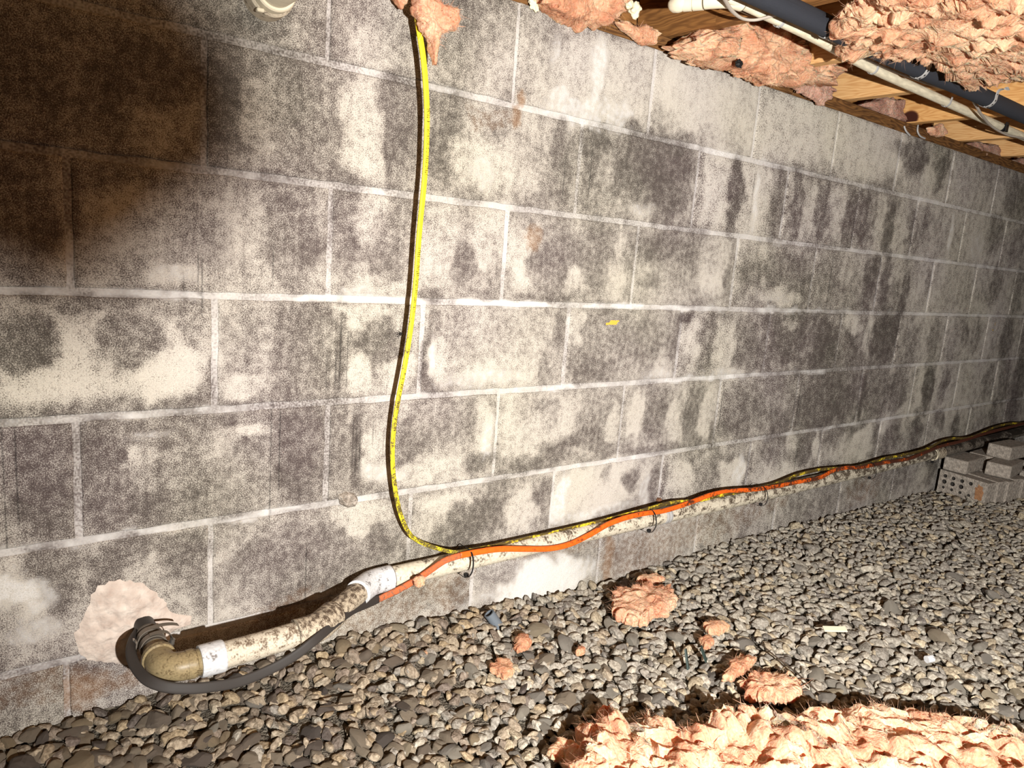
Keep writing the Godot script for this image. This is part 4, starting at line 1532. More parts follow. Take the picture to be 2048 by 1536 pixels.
	_s("w", 1.658, 0.528, 0.059, 0.0075, 0.33, 0.95)
	_s("w", 1.766, 0.528, 0.088, 0.0075, 0.26, 0.95)
	_s("w", 1.936, 0.528, 0.106, 0.0075, 0.57, 0.95)
	_s("w", 1.962, 0.528, 0.062, 0.0075, 0.16, 0.95)
	_s("w", 2.081, 0.528, 0.094, 0.0075, 0.10, 0.95)
	_s("w", 2.205, 0.528, 0.087, 0.0075, 0.15, 0.95)
	_s("w", 2.309, 0.528, 0.075, 0.0075, 0.21, 0.95)
	_s("w", 2.416, 0.528, 0.083, 0.0075, 0.09, 0.95)
	_s("w", 2.509, 0.528, 0.036, 0.0075, 0.15, 0.95)
	_s("w", 2.604, 0.528, 0.054, 0.0075, 0.04, 0.95)
	_s("w", 2.768, 0.528, 0.106, 0.0075, 0.14, 0.95)
	_s("w", 2.989, 0.528, 0.103, 0.0075, 0.20, 0.95)
	_s("w", 3.139, 0.528, 0.043, 0.0075, 0.22, 0.95)
	_s("w", 3.221, 0.528, 0.053, 0.0075, 0.16, 0.95)
	_s("w", 3.342, 0.528, 0.065, 0.0075, 0.05, 0.95)
	_s("w", 3.431, 0.528, 0.053, 0.0075, 0.19, 0.95)
	_s("w", 3.567, 0.528, 0.074, 0.0075, 0.09, 0.95)
	_s("w", -0.308, 0.322, 0.042, 0.0075, 0.11, 0.95)
	_s("w", -0.211, 0.322, 0.060, 0.0075, 0.33, 0.95)
	_s("w", -0.121, 0.322, 0.068, 0.0075, 0.42, 0.95)
	_s("w", -0.008, 0.322, 0.032, 0.0075, 0.37, 0.95)
	_s("w", 0.095, 0.322, 0.080, 0.0075, 0.57, 0.95)
	_s("w", 0.231, 0.322, 0.076, 0.0075, 0.36, 0.95)
	_s("w", 0.411, 0.322, 0.103, 0.0075, 0.26, 0.95)
	_s("w", 0.591, 0.322, 0.082, 0.0075, 0.29, 0.95)
	_s("w", 0.786, 0.322, 0.086, 0.0075, 0.26, 0.95)
	_s("w", 0.961, 0.322, 0.106, 0.0075, 0.32, 0.95)
	_s("w", 1.114, 0.322, 0.060, 0.0075, 0.38, 0.95)
	_s("w", 1.234, 0.322, 0.055, 0.0075, 0.19, 0.95)
	_s("w", 1.337, 0.322, 0.053, 0.0075, 0.09, 0.95)
	_s("w", 1.686, 0.322, 0.086, 0.0075, 0.26, 0.95)
	_s("w", 1.836, 0.322, 0.080, 0.0075, 0.28, 0.95)
	_s("w", 2.025, 0.322, 0.095, 0.0075, 0.45, 0.95)
	_s("w", 2.206, 0.322, 0.094, 0.0075, 0.37, 0.95)
	_s("w", 2.372, 0.322, 0.057, 0.0075, 0.19, 0.95)
	_s("w", 2.425, 0.322, 0.035, 0.0075, 0.45, 0.95)
	_s("w", 2.490, 0.322, 0.040, 0.0075, 0.10, 0.95)
	_s("w", 2.603, 0.322, 0.082, 0.0075, 0.40, 0.95)
	_s("w", -0.243, 0.115, 0.057, 0.0075, 0.29, 0.95)
	_s("w", -0.160, 0.115, 0.057, 0.0075, 0.09, 0.95)
	_s("w", -0.035, 0.115, 0.073, 0.0075, 0.20, 0.95)
	_s("w", 0.099, 0.115, 0.097, 0.0075, 0.18, 0.95)
	_s("w", 0.260, 0.115, 0.052, 0.0075, 0.26, 0.95)
	_s("w", 0.354, 0.115, 0.044, 0.0075, 0.11, 0.95)
	_s("w", 0.434, 0.115, 0.037, 0.0075, 0.21, 0.95)
	_s("w", 0.555, 0.115, 0.107, 0.0075, 0.33, 0.95)
	var grain := bytes_of(noise(0.42, 2, 81, FastNoiseLite.TYPE_SIMPLEX), 1024, 1024)
	var clump := bytes_of(noise(0.05, 4, 82), 1024, 1024)
	var si := noise(0.09, 3, 83).get_seamless_image(1024, 64)
	si.convert(Image.FORMAT_L8)
	si.resize(1024, 1024, Image.INTERPOLATE_CUBIC)
	var streak := si.get_data()
	var near := Vector4(-0.55, 1.55, -0.12, 1.38)
	var far := Vector4(1.2, 5.0, -0.12, 1.38)
	var f1 := stain_and_shade_field(near.x, near.y, near.z, near.w, 300, 214)
	var f2 := stain_and_shade_field(far.x, far.y, far.z, far.w, 400, 158)
	var tn := wall_textures(f1, 2048, 1462, near.x, near.y, near.z, near.w, grain, clump, streak, false)
	var tf := wall_textures(f2, 2048, 808, far.x, far.y, far.z, far.w, grain, clump, streak, false)
	var mn := wall_textures(f1, 1024, 731, near.x, near.y, near.z, near.w, grain, clump, streak, true)
	var mf := wall_textures(f2, 1024, 404, far.x, far.y, far.z, far.w, grain, clump, streak, true)
	var near_block := relief(mat(Color.WHITE, 0.95, tn[0]), tn[1], 0.12)
	var far_block := relief(mat(Color.WHITE, 0.95, tf[0]), tf[1], 0.12)
	var near_mortar := relief(mat(Color.WHITE, 0.95, mn[0]), mn[1], 0.2)
	var far_mortar := relief(mat(Color.WHITE, 0.95, mf[0]), mf[1], 0.2)
	var w := Node3D.new()
	w.name = "wall_back"
	add_child(w)
	tag(w, "grey concrete block wall mottled with dark mould and white bloom", "wall", "", "structure")
	var half := 0.0042
	var half_y := 0.0056
	for row in beds.size() - 1:
		var top: float = beds[row]
		var bot: float = beds[row + 1]
		var xs: Array = joints[row]
		for i in xs.size() - 1:
			var xa: float = xs[i] + half + rng.randf_range(-0.001, 0.001)
			var xb: float = xs[i + 1] - half + rng.randf_range(-0.001, 0.001)
			var c := (xa + xb) * 0.5
			var is_near := c < 1.32
			var u := near if is_near else far
			var shift := 0.0
			if xa < near.x:
				shift = ceil((near.x - xa) / BW) * BW
			var tp := top - half_y if row > 0 else top
			var o := obj("concrete_block", block_mesh(xa, xb, bot + half_y, tp, u, shift), near_block if is_near else far_block, w)
			o.position.z = rng.randf_range(-0.0012, 0.0008)
	obj("mortar", slab_uv(-0.55, 1.37, -0.16, WALL_TOP, -0.0032, 0.18, near), near_mortar, w)
	obj("mortar", slab_uv(1.37, 5.0, -0.16, WALL_TOP, -0.0032, 0.18, far), far_mortar, w)
	obj("mortar", slab_uv(-1.7, -0.55, -0.16, WALL_TOP, -0.0022, 0.18, Vector4(-1.7, 0.4, -0.12, 1.38)), near_mortar, w)
	obj("mortar_patch", lump(Vector3(-0.1291, 0.1560, 0.0000), Vector3(0, 0, 1), [Vector2(-0.053, 0.082), Vector2(-0.023, 0.090), Vector2(0.011, 0.078), Vector2(0.038, 0.056), Vector2(0.054, 0.029), Vector2(0.066, 0.004), Vector2(0.100, -0.009), Vector2(0.094, -0.025), Vector2(0.062, -0.031), Vector2(0.066, -0.056), Vector2(0.053, -0.092), Vector2(0.005, -0.085), Vector2(-0.048, -0.059), Vector2(-0.079, -0.035), Vector2(-0.085, 0.004), Vector2(-0.072, 0.037), Vector2(-0.062, 0.061)], 0.007, 0.8, 5), M.patch, w)
	obj("mortar_lump", lump(Vector3(0.2644, 0.3243, 0.0000), Vector3(0, 0, 1), [Vector2(-0.022, 0.014), Vector2(-0.006, 0.020), Vector2(0.014, 0.013), Vector2(0.023, -0.001), Vector2(0.017, -0.015), Vector2(0.001, -0.017), Vector2(-0.016, -0.006)], 0.012, 0.9, 6), M.grout, w)

	# the other three walls of the crawlspace, plain block, out of view
	var walls := [["wall_left", Vector3(0.2, 1.7, 5.2), Vector3(-1.7, 0.69, 2.4), "plain block wall at the near end of the crawlspace"], ["wall_right", Vector3(0.2, 1.7, 5.2), Vector3(5.1, 0.69, 2.4), "plain block wall at the far end of the crawlspace"], ["wall_front", Vector3(7.0, 1.7, 0.2), Vector3(1.7, 0.69, 5.0), "plain block wall across from the stained one"]]
	for d in walls:
		var o := obj(d[0], box(d[1], 0.01), M.shade, self, d[2])
		tag(o, d[3], "wall", "", "structure")


func build_floor() -> void:
	var f := Node3D.new()
	f.name = "floor"
	add_child(f)
	tag(f, "loose grey and tan crushed gravel covering the crawlspace ground", "gravel floor", "", "structure")
	# the ground under the stones
	var v := PackedVector3Array()
	var idx := PackedInt32Array()
	var nx := 180
	var nzz := 90
	for j in nzz + 1:
		for i in nx + 1:
			var x := lerpf(-1.6, 5.0, float(i) / nx)
			var z := 0.001 + 4.9 * pow(float(j) / nzz, 1.8)
			v.append(Vector3(x, floor_y(x, z) - 0.012 + 0.004 * nz.get_noise_2d(x * 60.0, z * 60.0), z))
	for j in nzz:
		for i in nx:
			var a := j * (nx + 1) + i
			idx.append_array([a, a + 1, a + nx + 1, a + 1, a + nx + 2, a + nx + 1])
	var up := (v[idx[2]] - v[idx[0]]).cross(v[idx[1]] - v[idx[0]])
	if up.y < 0:
		for i in range(0, idx.size(), 3):
			var t := idx[i + 1]
			idx[i + 1] = idx[i + 2]
			idx[i + 2] = t
	obj("earth", finish(v, idx, PackedVector2Array(), PackedColorArray(), false), M.bed, f)
	obj("footing", box(Vector3(6.9, 0.2, 5.2), 0.005), M.shade, f, Vector3(1.7, -0.2, 2.4))
	var r := RandomNumberGenerator.new()
	r.seed = 77
	var fine: Array = []
	var medium: Array = []
	var coarse: Array = []
	var b1 := ico(1)
	var b2 := ico(2)
	for i in 14:
		fine.append(stone_mesh(b2, r, true))
		medium.append(stone_mesh(b2, r))
		coarse.append(stone_mesh(b1, r))
	var cam: Camera3D = get_node("camera")
	var inv := cam.transform.affine_inverse()
	var all: Array = []
	var cell := 0.0178
	var tone_n := noise(2.5, 2, 91)
	for j in int(1.35 / cell):
		for i in int(5.5 / cell):
			var x := -0.85 + (i + r.randf_range(-0.3, 1.3)) * cell
			var z := 0.008 + (j + r.randf_range(-0.3, 1.3)) * cell
			if z < 0.012:
				z = 0.012
			if x > 1.9 and z > 1.05:
				continue
			var big := r.randf()
			var rad := 0.0128 + 0.0068 * r.randf() + (0.007 if big > 0.88 else 0.0)
			if big > 0.985:
				rad += 0.008
			var b := Basis.from_euler(Vector3(r.randfn(0, 0.42), r.randf() * TAU, r.randfn(0, 0.42))).scaled(Vector3.ONE * rad)
			var p := Vector3(x, floor_y(x, z) - 0.006 + r.randf_range(-0.005, 0.005), z)
			if z < rad * 0.9:
				p.z = rad * 0.9
			var q := inv * p
			var size := 0.0
			if q.z < -0.2:
				var sx := q.x / -q.z * 1454.5
				var sy := q.y / -q.z * 1454.5
				if absf(sx) < 1040.0 and absf(sy) < 780.0:
					size = rad / -q.z
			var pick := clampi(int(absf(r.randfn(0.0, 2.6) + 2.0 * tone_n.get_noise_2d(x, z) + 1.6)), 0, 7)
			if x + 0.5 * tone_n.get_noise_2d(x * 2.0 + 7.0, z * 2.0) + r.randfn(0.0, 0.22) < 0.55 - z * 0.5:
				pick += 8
			all.append([size, Transform3D(b, p), pick, r.randi_range(0, 13), q.z > -1.9])
	all.sort_custom(func(a, b): return a[0] > b[0])
	var vs := PackedVector3Array()
	var ns := PackedVector3Array()
	var cs := PackedColorArray()
	var ix := PackedInt32Array()
	for k in all.size():
		var e: Array = all[k]
		if k < 300:
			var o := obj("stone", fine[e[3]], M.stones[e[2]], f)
			o.transform = e[1]
			continue
		var src: ArrayMesh = fine[e[3]] if k < 1500 else (medium[e[3]] if e[4] and k < 2800 else coarse[e[3]])
		var a := src.surface_get_arrays(0)
		var t: Transform3D = e[1]
		var base := vs.size()
		vs.append_array(t * (a[Mesh.ARRAY_VERTEX] as PackedVector3Array))
		var nb := Transform3D(t.basis.orthonormalized(), Vector3.ZERO)
		ns.append_array(nb * (a[Mesh.ARRAY_NORMAL] as PackedVector3Array))
		var n: int = vs.size() - base
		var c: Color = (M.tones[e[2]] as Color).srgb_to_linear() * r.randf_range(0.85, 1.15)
		var cc := PackedColorArray()
		cc.resize(n)
		cc.fill(c)
		cs.append_array(cc)
		var ii: PackedInt32Array = a[Mesh.ARRAY_INDEX]
		for q in ii.size():
			ii[q] += base
		ix.append_array(ii)
	var g := obj("gravel", arrays(vs, ns, ix, PackedVector2Array(), cs), M.gravel, f)
	g.set_meta("kind", "stuff")


func build_ceiling() -> void:
	var c := Node3D.new()
	c.name = "ceiling"
	add_child(c)
	tag(c, "pine floor joists and plywood subfloor above the block wall", "ceiling", "", "structure")
	obj("subfloor", box(Vector3(6.9, 0.03, 5.3), 0.003), M.pine, c, Vector3(1.7, JOIST_Y + 0.235 + 0.015, 2.4))
	obj("rim_joist", box(Vector3(6.7, 0.235, 0.038), 0.003, 0.0, 0), M.old_pine, c, Vector3(1.7, JOIST_Y + 0.1175, -0.14))
	obj("sill_plate", box(Vector3(6.7, 0.035, 0.15), 0.004, 0.0, 0), M.sill, c, Vector3(1.7, WALL_TOP + 0.0195, -0.078))
	obj("floor_joist", box(Vector3(0.038, 0.235, 5.0), 0.003, 0.0, 2), M.old_pine, c, Vector3(-1.3690, JOIST_Y + 0.1175, 2.3850))
	obj("floor_joist", box(Vector3(0.038, 0.235, 5.0), 0.003, 0.0, 2), M.old_pine, c, Vector3(-0.9650, JOIST_Y + 0.1175, 2.3850))
	obj("floor_joist", box(Vector3(0.038, 0.235, 5.0), 0.003, 0.0, 2), M.old_pine, c, Vector3(-0.5590, JOIST_Y + 0.1175, 2.3850))
	obj("floor_joist", box(Vector3(0.038, 0.235, 5.0), 0.003, 0.0, 2), M.old_pine, c, Vector3(-0.1530, JOIST_Y + 0.1175, 2.3850))
	obj("floor_joist", box(Vector3(0.038, 0.235, 5.0), 0.003, 0.0, 2), M.old_pine, c, Vector3(0.2560, JOIST_Y + 0.1175, 2.3850))
	obj("floor_joist", box(Vector3(0.038, 0.235, 5.0), 0.003, 0.0, 2), M.old_pine, c, Vector3(0.6630, JOIST_Y + 0.1175, 2.3850))
	obj("floor_joist", box(Vector3(0.038, 0.235, 5.0), 0.003, 0.0, 2), M.old_pine, c, Vector3(1.0690, JOIST_Y + 0.1175, 2.3850))
	obj("floor_joist", box(Vector3(0.038, 0.235, 5.0), 0.003, 0.0, 2), M.pine, c, Vector3(1.4730, JOIST_Y + 0.1175, 2.3850))
	obj("floor_joist", box(Vector3(0.038, 0.235, 5.0), 0.003, 0.0, 2), M.pine, c, Vector3(1.8810, JOIST_Y + 0.1175, 2.3850))
	obj("floor_joist", box(Vector3(0.038, 0.235, 5.0), 0.003, 0.0, 2), M.knotty, c, Vector3(2.3060, JOIST_Y + 0.1175, 2.3850))
	obj("floor_joist", box(Vector3(0.038, 0.235, 5.0), 0.003, 0.0, 2), M.pine, c, Vector3(2.7060, JOIST_Y + 0.1175, 2.3850))
	obj("floor_joist", box(Vector3(0.038, 0.235, 5.0), 0.003, 0.0, 2), M.pine, c, Vector3(3.1160, JOIST_Y + 0.1175, 2.3850))
	obj("floor_joist", box(Vector3(0.038, 0.235, 5.0), 0.003, 0.0, 2), M.pine, c, Vector3(3.5210, JOIST_Y + 0.1175, 2.3850))
	obj("floor_joist", box(Vector3(0.038, 0.235, 5.0), 0.003, 0.0, 2), M.pine, c, Vector3(3.9310, JOIST_Y + 0.1175, 2.3850))
	obj("floor_joist", box(Vector3(0.038, 0.235, 5.0), 0.003, 0.0, 2), M.pine, c, Vector3(4.3410, JOIST_Y + 0.1175, 2.3850))
	obj("floor_joist", box(Vector3(0.038, 0.235, 5.0), 0.003, 0.0, 2), M.pine, c, Vector3(4.7510, JOIST_Y + 0.1175, 2.3850))



func settle(o: Node3D) -> void:
	# puts the thing's own node at its base
	var a := AABB()
	var first := true
	for m in o.get_children():
		if m is MeshInstance3D:
			var b: AABB = m.transform * (m.mesh as Mesh).get_aabb()
			a = b if first else a.merge(b)
			first = false
	var c := Vector3(a.get_center().x, a.position.y, a.get_center().z)
	o.position += c
	for m in o.get_children():
		m.position -= c

func line(pts: Array, each := 6) -> PackedVector3Array:
	return spline(pts, each)

func blob(radii: Vector3, sd: int, rough := 0.12, level := 3, freq := 60.0) -> ArrayMesh:
	var b := ico(level)
	var n := noise(1.0, 3, sd)
	var v := PackedVector3Array()
	for d in b[0]:
		var q: Vector3 = d
		v.append(q * radii * (1.0 + rough * n.get_noise_3dv(q * radii * freq + Vector3(sd, 0, 0))))
	var idx := PackedInt32Array()
	for t in b[1]:
		idx.append_array([t[0], t[1], t[2]])
	return finish(v, idx)


func build_pipe() -> void:
	var y := 0.1535
	var t := thing("drain_pipe", "dirty white plastic drain pipe running along the foot of the block wall", "pipe")
	var c := Vector3(-0.1096, y, 0)
	obj("wall_stub", lathe([Vector2(-0.03, 0), Vector2(-0.03, 0.0165), Vector2(0.034, 0.0175), Vector2(0.043, 0.0165), Vector2(0.05, 0.012), Vector2(0.05, 0)], c + Vector3(0, 0, 0.004), Vector3.BACK), M.poly, t)
	var ribs := [Vector2(0.036, 0.012), Vector2(0.036, 0.0178)]
	for i in 7:
		var z := 0.038 + i * 0.0085
		ribs.append(Vector2(z, 0.0178))
		ribs.append(Vector2(z + 0.0016, 0.0192))
		ribs.append(Vector2(z + 0.005, 0.0192))
		ribs.append(Vector2(z + 0.0066, 0.0178))
	ribs.append(Vector2(0.1, 0.0178))
	ribs.append(Vector2(0.1, 0.012))
	obj("rubber_coupling", lathe(ribs, c, Vector3.BACK), M.rubber, t)
	for k in 2:
		var z := 0.054 + 0.024 * k
		var hc := obj("hose_clamp", lathe([Vector2(0, 0.0192), Vector2(0, 0.0212), Vector2(0.0115, 0.0212), Vector2(0.0115, 0.0192), Vector2(0, 0.0192)], c + Vector3(0, 0, z), Vector3.BACK, 36), M.steel_dull, t)
		var sgn := -1.0 if k == 0 else 1.0
		var at := c + Vector3(0.0235 * sgn, -0.004 if k == 0 else -0.006, z + 0.0055)
		obj("screw_housing", box(Vector3(0.0085, 0.016, 0.011), 0.002), M.steel_dull, hc, at)
		obj("screw", lathe([Vector2(-0.012, 0), Vector2(-0.012, 0.0042), Vector2(0.0125, 0.0042), Vector2(0.0125, 0)], at + Vector3(0.003 * sgn, 0.001, 0.003), Vector3(0.15 * sgn, 1, 0.1), 8), M.steel, hc)
		var tail: Array
		if k == 0:
			tail = [c + Vector3(-0.004, 0.0208, z + 0.006), c + Vector3(0.008, 0.0222, z + 0.006), c + Vector3(0.02, 0.021, z + 0.004), c + Vector3(0.033, 0.018, z + 0.002), c + Vector3(0.044, 0.013, z)]
		else:
			tail = [c + Vector3(-0.006, 0.022, z + 0.006), c + Vector3(0.008, 0.0245, z + 0.008), c + Vector3(0.02, 0.0215, z + 0.009), c + Vector3(0.027, 0.012, z + 0.008), c + Vector3(0.0285, -0.002, z + 0.006)]
		var tp := obj("band_tail", tube(line(tail), 0.005, 0.0006, Vector3(0.2, 1, 0.05), 8, 1.0, 0.4), M.steel_dull, hc)
		var sp := line(tail, 4)
		for q in range(3, sp.size() - 1):
			pass
	obj("adapter", lathe([Vector2(0.094, 0.012), Vector2(0.094, 0.0182), Vector2(0.122, 0.0186), Vector2(0.122, 0.012)], c, Vector3.BACK), M.bronze, t)
	obj("socket_rim", lathe([Vector2(0.117, 0.018), Vector2(0.117, 0.0245), Vector2(0.119, 0.0255), Vector2(0.1275, 0.0255), Vector2(0.1295, 0.0225)], c, Vector3.BACK, 40), M.bronze, t)
	var el := [Vector3(-0.1096, y, 0.124), Vector3(-0.1096, y, 0.138), Vector3(-0.1052, y, 0.154), Vector3(-0.0915, y, 0.1635), Vector3(-0.076, y, 0.166), Vector3(-0.064, y, 0.166)]
	obj("elbow", tube(line(el), 0.0225, 0.0225, Vector3.UP, 28), M.bronze, t)
	obj("outlet_rim", lathe([Vector2(0, 0.019), Vector2(0, 0.0232), Vector2(0.0105, 0.0235), Vector2(0.0105, 0.0205), Vector2(0.014, 0.0215), Vector2(0.017, 0.0205), Vector2(0.02, 0.0215), Vector2(0.022, 0.0195)], Vector3(-0.078, y, 0.166), Vector3.RIGHT, 36), M.bronze, t)
	obj("collar", lathe([Vector2(0, 0.019), Vector2(0, 0.0248), Vector2(0.002, 0.026), Vector2(0.036, 0.0262), Vector2(0.038, 0.0248), Vector2(0.038, 0.019)], Vector3(-0.0585, y, 0.166), Vector3(1, 0, -0.02), 36), M.pvc_white, t)
	obj("pipe_section", tube(line([Vector3(-0.04, y, 0.1655), Vector3(0.03, y - 0.0005, 0.1625), Vector3(0.115, y, 0.1585)]), 0.0215, 0.0215, Vector3.UP, 24), M.pvc_short, t)
	obj("elbow", tube(line([Vector3(0.102, y, 0.159), Vector3(0.128, y, 0.1575), Vector3(0.15, y, 0.151), Vector3(0.168, y, 0.138), Vector3(0.186, y, 0.1245)]), 0.0262, 0.0262, Vector3.UP, 26), M.pvc_grimy, t)
	obj("pipe_section", tube(line([Vector3(0.17, y, 0.1365), Vector3(0.228, y, 0.0935), Vector3(0.285, y, 0.0515)]), 0.0215, 0.0215, Vector3.UP, 24), M.pvc_grimy, t)
	obj("elbow", tube(line([Vector3(0.262, y, 0.0685), Vector3(0.284, y, 0.052), Vector3(0.304, y, 0.0405), Vector3(0.325, y, 0.0362), Vector3(0.352, y, 0.0355)]), 0.0262, 0.0262, Vector3.UP, 26), M.pvc_white, t)
	obj("pipe_section", tube(line([Vector3(0.34, y, 0.0355), Vector3(0.8, 0.1545, 0.036), Vector3(1.2, 0.1535, 0.036), Vector3(1.7, 0.1505, 0.036), Vector3(2.3, 0.1515, 0.036), Vector3(2.85, 0.1535, 0.036)]), 0.0222, 0.0222, Vector3.UP, 24), M.pvc_dirty, t)
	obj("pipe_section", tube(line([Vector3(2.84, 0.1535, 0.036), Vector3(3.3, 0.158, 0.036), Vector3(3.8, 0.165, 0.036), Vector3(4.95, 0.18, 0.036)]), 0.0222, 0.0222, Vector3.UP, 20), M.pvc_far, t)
	obj("coupling", lathe([Vector2(0, 0.02), Vector2(0, 0.0232), Vector2(0.006, 0.0242), Vector2(0.012, 0.0232), Vector2(0.018, 0.0242), Vector2(0.024, 0.0232), Vector2(0.03, 0.02)], Vector3(1.185, 0.1535, 0.036), Vector3.RIGHT, 30), M.strap, t)
	obj("coupling", lathe([Vector2(0, 0.02), Vector2(0, 0.0262), Vector2(0.075, 0.0262), Vector2(0.075, 0.02)], Vector3(2.845, 0.1535, 0.036), Vector3.RIGHT, 30), M.pvc_grimy, t)
	obj("coupling_rim", lathe([Vector2(-0.003, 0.022), Vector2(-0.003, 0.0268), Vector2(0.006, 0.0268), Vector2(0.006, 0.022)], Vector3(2.845, 0.1535, 0.036), Vector3.RIGHT, 30), M.pvc_cream, t)
	settle(t)


func build_cables() -> void:
	var hang := [Vector3(0.3176, 1.3362, 0.0500), Vector3(0.3248, 1.2970, 0.0520), Vector3(0.3306, 1.2652, 0.0540), Vector3(0.3416, 1.2173, 0.0560), Vector3(0.3528, 1.1685, 0.0580), Vector3(0.3612, 1.1184, 0.0580), Vector3(0.3672, 1.0668, 0.0570), Vector3(0.3697, 1.0047, 0.0560), Vector3(0.3694, 0.9501, 0.0550), Vector3(0.3665, 0.8852, 0.0540), Vector3(0.3651, 0.8289, 0.0530), Vector3(0.3642, 0.7718, 0.0530), Vector3(0.3617, 0.7138, 0.0520), Vector3(0.3575, 0.6548, 0.0500), Vector3(0.3504, 0.5954, 0.0490), Vector3(0.3432, 0.5452, 0.0470), Vector3(0.3368, 0.4897, 0.0460), Vector3(0.3359, 0.4331, 0.0450), Vector3(0.3415, 0.3801, 0.0440), Vector3(0.3529, 0.3253, 0.0430), Vector3(0.3681, 0.2798, 0.0430), Vector3(0.3896, 0.2424, 0.0440), Vector3(0.4167, 0.2219, 0.0470), Vector3(0.4490, 0.2056, 0.0500), Vector3(0.4827, 0.1926, 0.0540), Vector3(0.5050, 0.1867, 0.0560)]
	var along := [Vector3(0.4997, 0.1878, 0.0560), Vector3(0.5380, 0.1826, 0.0500), Vector3(0.6047, 0.1766, 0.0430), Vector3(0.6863, 0.1749, 0.0400), Vector3(0.7798, 0.1749, 0.0380), Vector3(0.8778, 0.1760, 0.0380), Vector3(0.9824, 0.1785, 0.0380), Vector3(1.0957, 0.1894, 0.0500), Vector3(1.2088, 0.1893, 0.0420), Vector3(1.3183, 0.1829, 0.0500), Vector3(1.4123, 0.1863, 0.0560), Vector3(1.5397, 0.1810, 0.0520), Vector3(1.5884, 0.1800, 0.0500), Vector3(1.7156, 0.1760, 0.0400), Vector3(1.8573, 0.1911, 0.0380), Vector3(2.0070, 0.1909, 0.0400), Vector3(2.1180, 0.1846, 0.0520), Vector3(2.2407, 0.1788, 0.0500), Vector3(2.4287, 0.1834, 0.0400), Vector3(2.5483, 0.1802, 0.0400), Vector3(2.7343, 0.1879, 0.0500), Vector3(2.8747, 0.2042, 0.0450), Vector3(3.0051, 0.2057, 0.0400), Vector3(3.1591, 0.1984, 0.0500), Vector3(3.4219, 0.2166, 0.0400), Vector3(3.6326, 0.2204, 0.0380), Vector3(3.8096, 0.2092, 0.0400), Vector3(3.9871, 0.2158, 0.0400)]
	var orange := [Vector3(0.3124, 0.1188, 0.0500), Vector3(0.3339, 0.1283, 0.0580), Vector3(0.3578, 0.1395, 0.0660), Vector3(0.3908, 0.1520, 0.0685), Vector3(0.4265, 0.1662, 0.0675), Vector3(0.4635, 0.1806, 0.0660), Vector3(0.5020, 0.1839, 0.0650), Vector3(0.5472, 0.1835, 0.0660), Vector3(0.6087, 0.1789, 0.0665), Vector3(0.6809, 0.1654, 0.0675), Vector3(0.7575, 0.1520, 0.0680), Vector3(0.8211, 0.1514, 0.0680), Vector3(0.8863, 0.1641, 0.0675), Vector3(0.9460, 0.1796, 0.0660), Vector3(1.0089, 0.1863, 0.0650), Vector3(1.0823, 0.1861, 0.0630), Vector3(1.1695, 0.1797, 0.0600), Vector3(1.2765, 0.1855, 0.0570), Vector3(1.3673, 0.1937, 0.0540), Vector3(1.4624, 0.1921, 0.0530), Vector3(1.5764, 0.1826, 0.0580), Vector3(1.6915, 0.1759, 0.0560), Vector3(1.8328, 0.1738, 0.0560), Vector3(1.9554, 0.1715, 0.0550), Vector3(2.0400, 0.1826, 0.0500), Vector3(2.1121, 0.1862, 0.0550), Vector3(2.2218, 0.1783, 0.0600), Vector3(2.4019, 0.1730, 0.0550), Vector3(2.5825, 0.1665, 0.0550), Vector3(2.6986, 0.1771, 0.0580), Vector3(2.8571, 0.1893, 0.0550), Vector3(3.0557, 0.1907, 0.0520), Vector3(3.3175, 0.2023, 0.0500), Vector3(3.6101, 0.2075, 0.0480), Vector3(3.8625, 0.2119, 0.0480)]
	var dusty := [Vector3(-0.1221, 0.1518, 0.0220), Vector3(-0.1354, 0.1573, 0.0550), Vector3(-0.1438, 0.1613, 0.0880), Vector3(-0.1470, 0.1596, 0.1150), Vector3(-0.1444, 0.1550, 0.1450), Vector3(-0.1352, 0.1507, 0.1750), Vector3(-0.1154, 0.1429, 0.1920), Vector3(-0.0878, 0.1350, 0.2000), Vector3(-0.0515, 0.1275, 0.2030), Vector3(-0.0042, 0.1202, 0.2000), Vector3(0.0459, 0.1240, 0.1960), Vector3(0.0886, 0.1364, 0.1950), Vector3(0.1247, 0.1536, 0.1920), Vector3(0.1718, 0.1572, 0.1630), Vector3(0.2254, 0.1480, 0.1180), Vector3(0.2731, 0.1331, 0.0820), Vector3(0.3137, 0.1234, 0.0560)]
	var t := thing("yellow_cable", "flat yellow printed electrical cable hanging down the wall and along the pipe", "cable")
	obj("hanging_run", tube(line(hang), 0.0058, 0.0031, Vector3.BACK, 14, 0.78, 0.7, PI), M.yellow, t)
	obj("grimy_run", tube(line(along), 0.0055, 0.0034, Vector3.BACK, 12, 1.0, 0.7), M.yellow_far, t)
	settle(t)
	t = thing("orange_cable", "orange electrical cable tied along the drain pipe, ending in a dark dusty loop", "cable")
	obj("dusty_run", tube(line(orange.slice(0, 7)), 0.0068, 0.0042, Vector3(0, 0.25, 1), 14, 1.0, 0.75), M.orange_dusty, t)
	obj("orange_run", tube(line(orange.slice(6)), 0.0068, 0.0042, Vector3(0, 0.25, 1), 14, 1.0, 0.75), M.orange, t)
	obj("dusty_loop", tube(line(dusty), 0.0085, 0.0032, Vector3(0.1, 0.35, 1), 14, 1.0, 0.6), M.cord_grey, t)
	settle(t)
	tie(0.523, 0.1535, "small black cable tie beside the hanging yellow cable's lower bend")
	tie(1.108, 0.1535, "small black cable tie where the yellow cable crosses over the orange one")
	tie(1.612, 0.1510, "small black cable tie just past the grey ribbed pipe joint")
	tie(2.280, 0.1510, "small black cable tie on the far half of the drain pipe")
	tie(2.785, 0.1535, "small black cable tie just before the white-rimmed pipe coupling")

